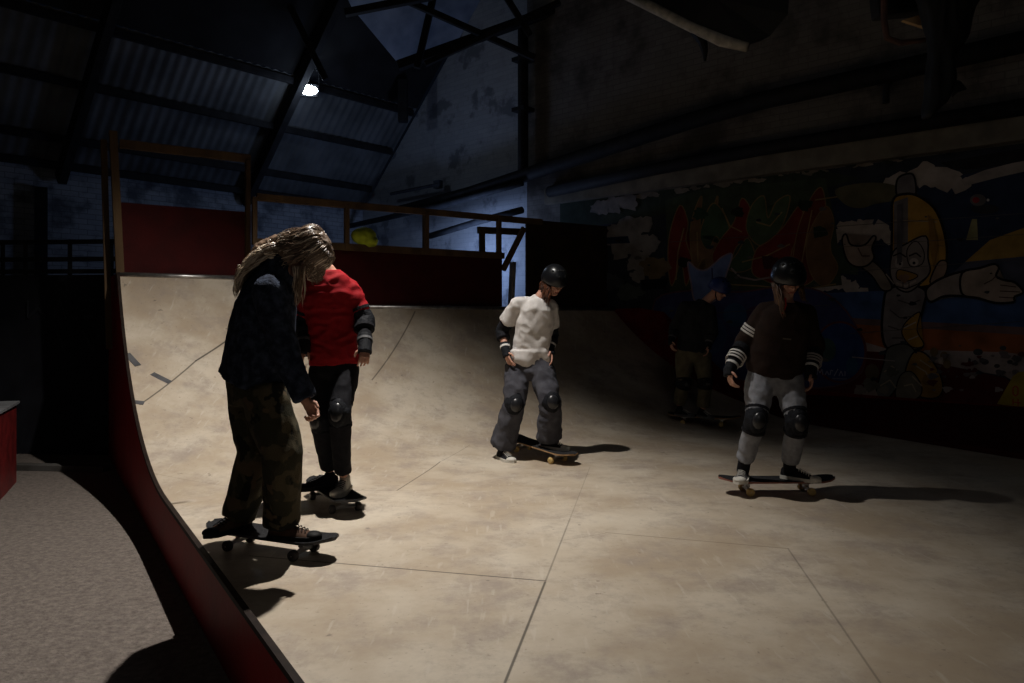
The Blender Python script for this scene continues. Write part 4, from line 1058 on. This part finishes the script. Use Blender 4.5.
# ---------------------------------------------------------------- 3. person in white shirt pushing off
z = 6.36
j = dict(head=P(554, 280, z-.10), face=V((.45, -.70, -.60)), up=V((.28, -.55, .78)), neck=P(541, 297, z-.10), chest=P(536, 311, z-.07), pelvis=P(530, 362, z+.03),
         sh=[P(518, 303, z-.08), P(551, 306, z-.07)], el=[P(502, 331, z+.05), P(552, 335, z+.06)], wr=[P(506, 352, z-.06), P(550, 350, z-.04)],
         hd=[V((.25, -.3, -.85)), V((.2, -.3, -.8))], pn=[V((.7, .3, -.3)), V((-.6, .2, -.2))], th=[V((.5, -.8, 0)), V((0, -1, 0))],
         hip=[P(518, 368, z+.03), P(541, 368, z)], kn=[P(514, 404, z-.10), P(550, 402, z-.16)], an=[P(503, 445, z+.02), P(549, 438, z-.04)], curl=.45)
p3, f, u, s = make_body('person in black helmet and untucked white shirt pushing off with one foot', j, 1.0, V((.1, 6.36, 0)))
p3['light_strap'] = 1
whitec = mat('white_cotton', (.60, .575, .56), (.50, .475, .46), 20, .8, bump=.15, bscale=160)
def tail(bm):
    rings(bm, [ell(P(x, y, z), V((1, 0, 0)), V((0, 1, 0)), w, d, 20, .8) for x, y, w, d in ((530, 350, .17, .135), (524, 360, .12, .125), (528, 366, .06, .11))])
    rings(bm, [ell(P(x, y, z), V((1, 0, 0)), V((0, 1, 0)), w, d, 20, .8) for x, y, w, d in ((540, 350, .10, .12), (545, 358, .06, .1), (546, 364, .03, .08))])
top(p3, 'shirt', j, 1.0, whitec, [(0, .150, .13), (.1, .158, .13), (.3, .160, .125), (.55, .160, .12), (.8, .14, .11), (1, .055, .065)], (.058, .066, .074, .075), send=.34, fold=(.008, 7, 1.0), extra=tail, shoulder=.055)
den = mat('charcoal_denim', (.075, .075, .088), (.045, .045, .055), 12, .85, bump=.3, bscale=160)
trousers(p3, j, 1.0, den, (.105, .100, .088, .098, .108), (.175, .13), fold=(.012, 8, .8), hem=1.0)
for i in (0, 1):
    pad(p3, 'elbow_pad', j['el'][i], j['sh'][i], j['wr'][i], .052, .17, V((-.3 if i == 0 else .3, .5, -.2)))
    wrist_guard(p3, j['el'][i], j['wr'][i], j['wr'][i]+j['hd'][i].normalized()*.08, .036)
    pad(p3, 'knee_pad', j['kn'][i], j['hip'][i], j['an'][i], .083, .19, V((.25, -1, .1)))
shoe(p3, P(502, 446, z+.0), (.45, -.85), 1.0, M['blackcloth'], M['canvas'], M['canvas'], ground=0)
shoe(p3, P(548, 440, z-.02), (.78, -.6), 1.0, M['blackcloth'], M['canvas'], M['canvas'], ground=.097)
helm = mat('black_helmet_shell', (.006, .0065, .008), rough=.30, spec=.35)
helmet(p3, j['head'], j['face'], j['up'], 1.0, helm)
gens = []; hc = j['head']; red_h = [mat('auburn_hair', (.05, .022, .013), (.03, .014, .009), 20, .5, spec=.3), mat('light_auburn_hair', (.11, .04, .02), rough=.5)]
for i in range(230):
    a = rnd.uniform(-2.3, .8)
    st = hc+s*math.cos(a)*.085+f*math.sin(a)*.095-u*.01
    L_ = rnd.uniform(.012, .024)
    pts = [st+V((.004*math.sin(k+i)-.002*k, .004*math.cos(k*1.3+i), -L_*k))+(st-hc)*rnd.uniform(.0, .06)*k for k in range(8)]
    gens.append((pts, .0035, rnd.choice((0, 0, 1))))
strands(p3, gens, red_h)

# ---------------------------------------------------------------- 4. person in brown sweatshirt
z = 5.10
j = dict(head=P(788, 278, z-.08), face=V((.08, -.85, -.46)), up=V((0, -.44, .88)), neck=P(785, 302, z-.05), chest=P(785, 317, z-.04), pelvis=P(774, 368, z+.03),
         sh=[P(765, 312, z), P(806, 314, z+.02)], el=[P(744, 344, z+.06), P(815, 347, z+.05)], wr=[P(729, 370, z-.05), P(810, 373, z-.06)],
         hd=[V((.02, -.3, -.9)), V((.03, -.3, -.9))], pn=[V((.8, .1, -.2)), V((-.8, .1, -.2))], th=[V((.1, -1, .1)), V((-.2, -1, .1))],
         hip=[P(760, 380, z+.02), P(788, 380, z+.02)], kn=[P(756, 420, z-.13), P(797, 422, z-.15)], an=[P(743, 466, z-.0), P(789, 467, z+.02)], curl=.6)
p4, f, u, s = make_body('person in black helmet, dark brown sweatshirt and grey trousers riding at right', j, 1.0, V((1.83, 5.1, .1)))
p4['light_strap'] = 1
brn = mat('brown_fleece', (.024, .014, .011), (.016, .010, .008), 25, .9, bump=.2, bscale=200)
top(p4, 'sweatshirt', j, 1.0, brn, [(-.04, .180, .145), (.08, .192, .15), (.3, .188, .145), (.55, .185, .14), (.8, .155, .125), (1, .075, .085)], (.066, .066, .056, .05), send=.62, fold=(.007, 6, 1.0), shoulder=.066)
gry = mat('grey_marl', (.25, .255, .28), (.19, .195, .215), 30, .85, bump=.25, bscale=180)
trousers(p4, j, 1.0, gry, (.096, .084, .060, .063, .058), (.175, .13), fold=(.006, 9, 1.1), hem=.86)
for i in (0, 1):
    el, wr, sh = j['el'][i], j['wr'][i], j['sh'][i]
    q = pad(p4, 'elbow_pad', el, sh, wr, .056, .17, V((-.3 if i == 0 else .3, .5, -.2)))
    wrist_guard(p4, el, wr, wr+j['hd'][i].normalized()*.08, .038)
    bm = bmesh.new()
    for t in (.52, .60, .68): band(bm, lerp(sh, el, t), el-sh, .0725, .013)
    if i == 0: obj('sleeve_stripe', bm, M['whitestrap'], p4)
    else: bm.free()
    bm = bmesh.new()
    for t in (.44, .54, .64): band(bm, lerp(el, wr, t), wr-el, .060, .012)
    obj('sleeve_stripe', bm, M['whitestrap'] if i == 0 else mat('shaded_stripe', (.3, .27, .26), rough=.8), p4)  # right sleeve: its shade is put into the greyer stripe colour
    # forearm sleeve
    bm = bmesh.new(); capsule(bm, lerp(el, wr, .1), lerp(el, wr, .8), .053, .044); obj('under_sleeve', remesh(bm, .007, 1, (.003, 20, 1)), M['blackcloth'], p4)
    kp = pad(p4, 'knee_pad', j['kn'][i], j['hip'][i], j['an'][i], .071, .185, V((-.05, -1, .12)))
    bm = bmesh.new(); d = (j['kn'][i]-j['hip'][i]).normalized(); c = j['kn'][i]-d*.075-V((0, .096, 0)); box(bm, c, .035, .006, .009, V((1, 0, 0))); obj('badge', bm, M['whitestrap'], kp)
    bm = bmesh.new(); capsule(bm, lerp(j['kn'][i], j['an'][i], .85), j['an'][i]+V((0, 0, -.03)), .043, .043); obj('sock', bm, M['blackcloth'], p4, smooth=True)
shoe(p4, P(743, 468, z+.03), (-.40, -.9), .98, M['greytape'], M['canvas'], M['canvas'], ground=.097)
shoe(p4, P(790, 469, z+.02), (.72, -.65), .98, M['blackcloth'], M['canvas'], M['canvas'], ground=.097)
helmet(p4, j['head'], j['face'], j['up'], 1.05, helm)
gens = []; hc = j['head']; hm = [mat('light_brown_hair', (.09, .045, .022), (.06, .03, .016), 20, .4, spec=.5), mat('fair_hair', (.15, .085, .04), rough=.4)]
for i in range(110):
    sx = -1 if rnd.random() < .88 else 1
    st = hc+s*(-sx)*rnd.uniform(.07, .088)*-1*1+f*rnd.uniform(-.03, .03)-u*.02
    st = hc+V((sx*rnd.uniform(.072, .092), rnd.uniform(-.015, .06), -.03)); L_ = rnd.uniform(.018, .032) if sx < 0 else .016
    e = V((.004 if sx < 0 else -.002, -.020, 0))
    pts = [st+V((.006*math.sin(k*.9+i), .005*math.cos(k+i), -L_*k))+e*k*.6 for k in range(9)]
    gens.append((pts, rnd.uniform(.003, .005), rnd.choice((0, 0, 1))))
strands(p4, gens, hm)
bm = bmesh.new(); tube(bm, [P(785, 298, z-.14), P(786, 305, z-.16), P(783, 312, z-.165)], [.006, .006, .008], 6); ellipsoid(bm, P(783, 312, z-.165), V((1, 0, 0)), V((0, 1, 0)), Z, .010, .006, .012)
obj('lanyard', bm, mat('red_cord', (.5, .03, .02), rough=.6), p4)
bm = bmesh.new(); box(bm, P(787, 339, z-.165), .055, .004, .009, V((1, 0, -.1))); obj('chest_mark', bm, M['greyboard'], p4)

# ---------------------------------------------------------------- 5. far person in blue helmet
z = 8.2
j = dict(head=P(719, 289, z-.06), face=V((.62, -.55, -.52)), up=V((.35, -.35, .85)), neck=P(705, 302, z), chest=P(699, 312, z), pelvis=P(692, 349, z+.02),
         sh=[P(685, 307, z-.0), P(710, 310, z-.05)], el=[P(675, 328, z+.05), P(712, 332, z-.08)], wr=[P(671, 341, z-.03), P(708, 346, z-.14)],
         hd=[V((.05, -.3, -.9)), V((-.1, -.3, -.9))], pn=[V((.8, .1, -.2)), V((-.8, .1, -.2))], th=[V((.1, -1, .1)), V((-.2, -1, .1))],
         hip=[P(684, 355, z+.03), P(702, 355, z)], kn=[P(684, 383, z-.05), P(705, 384, z-.12)], an=[P(679, 404, z+.06), P(703, 408, z-.08)], curl=.6)
gb = gh(2.13, 8.2)
p5, f, u, s = make_body('person in blue helmet, black top and khaki trousers, dim before the painted wall', j, .95, V((2.13, 8.2, .1)))
top(p5, 'jumper', j, .95, mat('black_jumper', (.022, .024, .027), (.015, .016, .018), 20, .9), [(-.03, .17, .14), (.1, .175, .14), (.4, .18, .14), (.7, .165, .13), (1, .08, .08)], (.07, .07, .06, .05), send=.8, fold=(.006, 7, .6), vox=.013)
trousers(p5, j, .95, mat('khaki_twill', (.12, .105, .065), (.085, .072, .045), 15, .9), (.10, .09, .075, .075, .072), (.17, .13), fold=(.007, 9, .7), vox=.013, hem=.95)
for i in (0, 1):
    pad(p5, 'knee_pad', j['kn'][i], j['hip'][i], j['an'][i], .075, .10, V((.4, -1, .1)))
    pad(p5, 'elbow_pad', j['el'][i], j['sh'][i], j['wr'][i], .055, .14, V((-.3, .5, -.2)))
    wrist_guard(p5, j['el'][i], j['wr'][i], j['wr'][i]+j['hd'][i].normalized()*.08, .036)
shoe(p5, P(680, 407, z+.05), (.5, -.8), .98, M['blackcloth'], M['greytape'], M['canvas'], ground=gb+.097)
shoe(p5, P(702, 411, z-.08), (.3, -.9), .98, M['blackcloth'], M['greytape'], M['canvas'], ground=gb+.097)
helmet(p5, j['head'], j['face'], j['up'], 1.0, mat('blue_helmet_shell', (.008, .02, .12), rough=.4, spec=.5))

# ================================================================== LIGHT
def light(kind, loc, energy, col, aimp=None, **kw):
    l = bpy.data.lights.new(kind.lower()+'_light', kind); l.energy = energy; l.color = col
    for k_, v_ in kw.items(): setattr(l, k_, v_)
    o = bpy.data.objects.new(l.name, l); o.location = loc; C.objects.link(o)
    if aimp is not None: o.rotation_euler = (V(aimp)-V(loc)).to_track_quat('-Z', 'Y').to_euler()
    return o
L = V((-.75, 5.0, 4.6))
fl = empty('floodlight_added_flaps', L+V((0, 0, .1)), 'black floodlight high over the ramp, with flaps added to block its light', 'lamp')
bm = bmesh.new(); box(bm, L+V((0, 0, .10)), .34, .26, .08, bevel=.012); obj('housing', bm, M['darksteel'], fl)
bm = bmesh.new(); box(bm, L+V((0, 0, .05)), .22, .15, .012, bevel=.003); obj('lens', bm, M['lens'], fl)
bm = bmesh.new(); tube(bm, [L+V((.19, 0, .1)), L+V((.19, 0, .3)), L+V((-.19, 0, .3)), L+V((-.19, 0, .1))], .012, 8); tube(bm, [L+V((0, 0, .3)), L+V((0, 0, roofh(L.dot(A))-L.z))], .02, 8)
obj('bracket', bm, M['darksteel'], fl)
def added_flap(e1, e2, k1, k2, up):  # unseen plates added to cut the spot towards the right and back
    a, b = L+V(e1).normalized()*k1, L+V(e2).normalized()*k2
    def upv(e, k):
        h = V((e[0], e[1], 0)).normalized(); return L+(h*.98+V((0, 0, .2))*up).normalized()*k*1.05
    c, d = upv(e2, k2), upv(e1, k1)
    bm = bmesh.new(); n = (b-a).cross(d-a).normalized()*.004
    f0 = [bm.verts.new(p) for p in (a, b, c, d)]; f1 = [bm.verts.new(p+n) for p in (a, b, c, d)]
    bm.faces.new(f0); bm.faces.new(f1[::-1])
    for q in range(4): bm.faces.new((f0[q], f0[(q+1) % 4], f1[(q+1) % 4], f1[q]))
    obj('added_flap', bm, M['darksteel'], fl)
added_flap((.75, 4.1, -4.1), (3.3, 2.4, -4.6), .36, .36, 1)
added_flap((-3.6, 1.2, -1.9), (-3.25, 2.6, -2.0), .38, .38, 1)
added_flap((-3.25, 2.6, -2.0), (.3, 4.4, -3.0), .38, .36, 1)
light('SPOT', L, 1110, (1, .94, .865), (-2.1, 4.55, 0), spot_size=math.radians(122), spot_blend=1.0, shadow_soft_size=.035)
light('POINT', lp+V((0, 0, -.15))+aim*.3, 6, (.62, .76, 1), shadow_soft_size=.08)
light('POINT', wallp(458, 262, .8), 44, (.42, .58, 1), shadow_soft_size=.25)
light('AREA', V((.5, -2.5, 5.2)), 13, (1, .93, .85), (3.5, 7, 2), shape='DISK', size=1.6)  # fill added behind the camera to brighten the painted wall, no fixture
w = bpy.data.worlds.new('night'); scn.world = w; w.use_nodes = True
w.node_tree.nodes['Background'].inputs[0].default_value = (.25, .4, .8, 1); w.node_tree.nodes['Background'].inputs[1].default_value = .004
scn.view_settings.view_transform = 'Standard'; scn.view_settings.look = 'None'; scn.view_settings.gamma = 1; scn.view_settings.exposure = 0
scn.view_settings.use_curve_mapping = False
scn.cycles.use_denoising = True
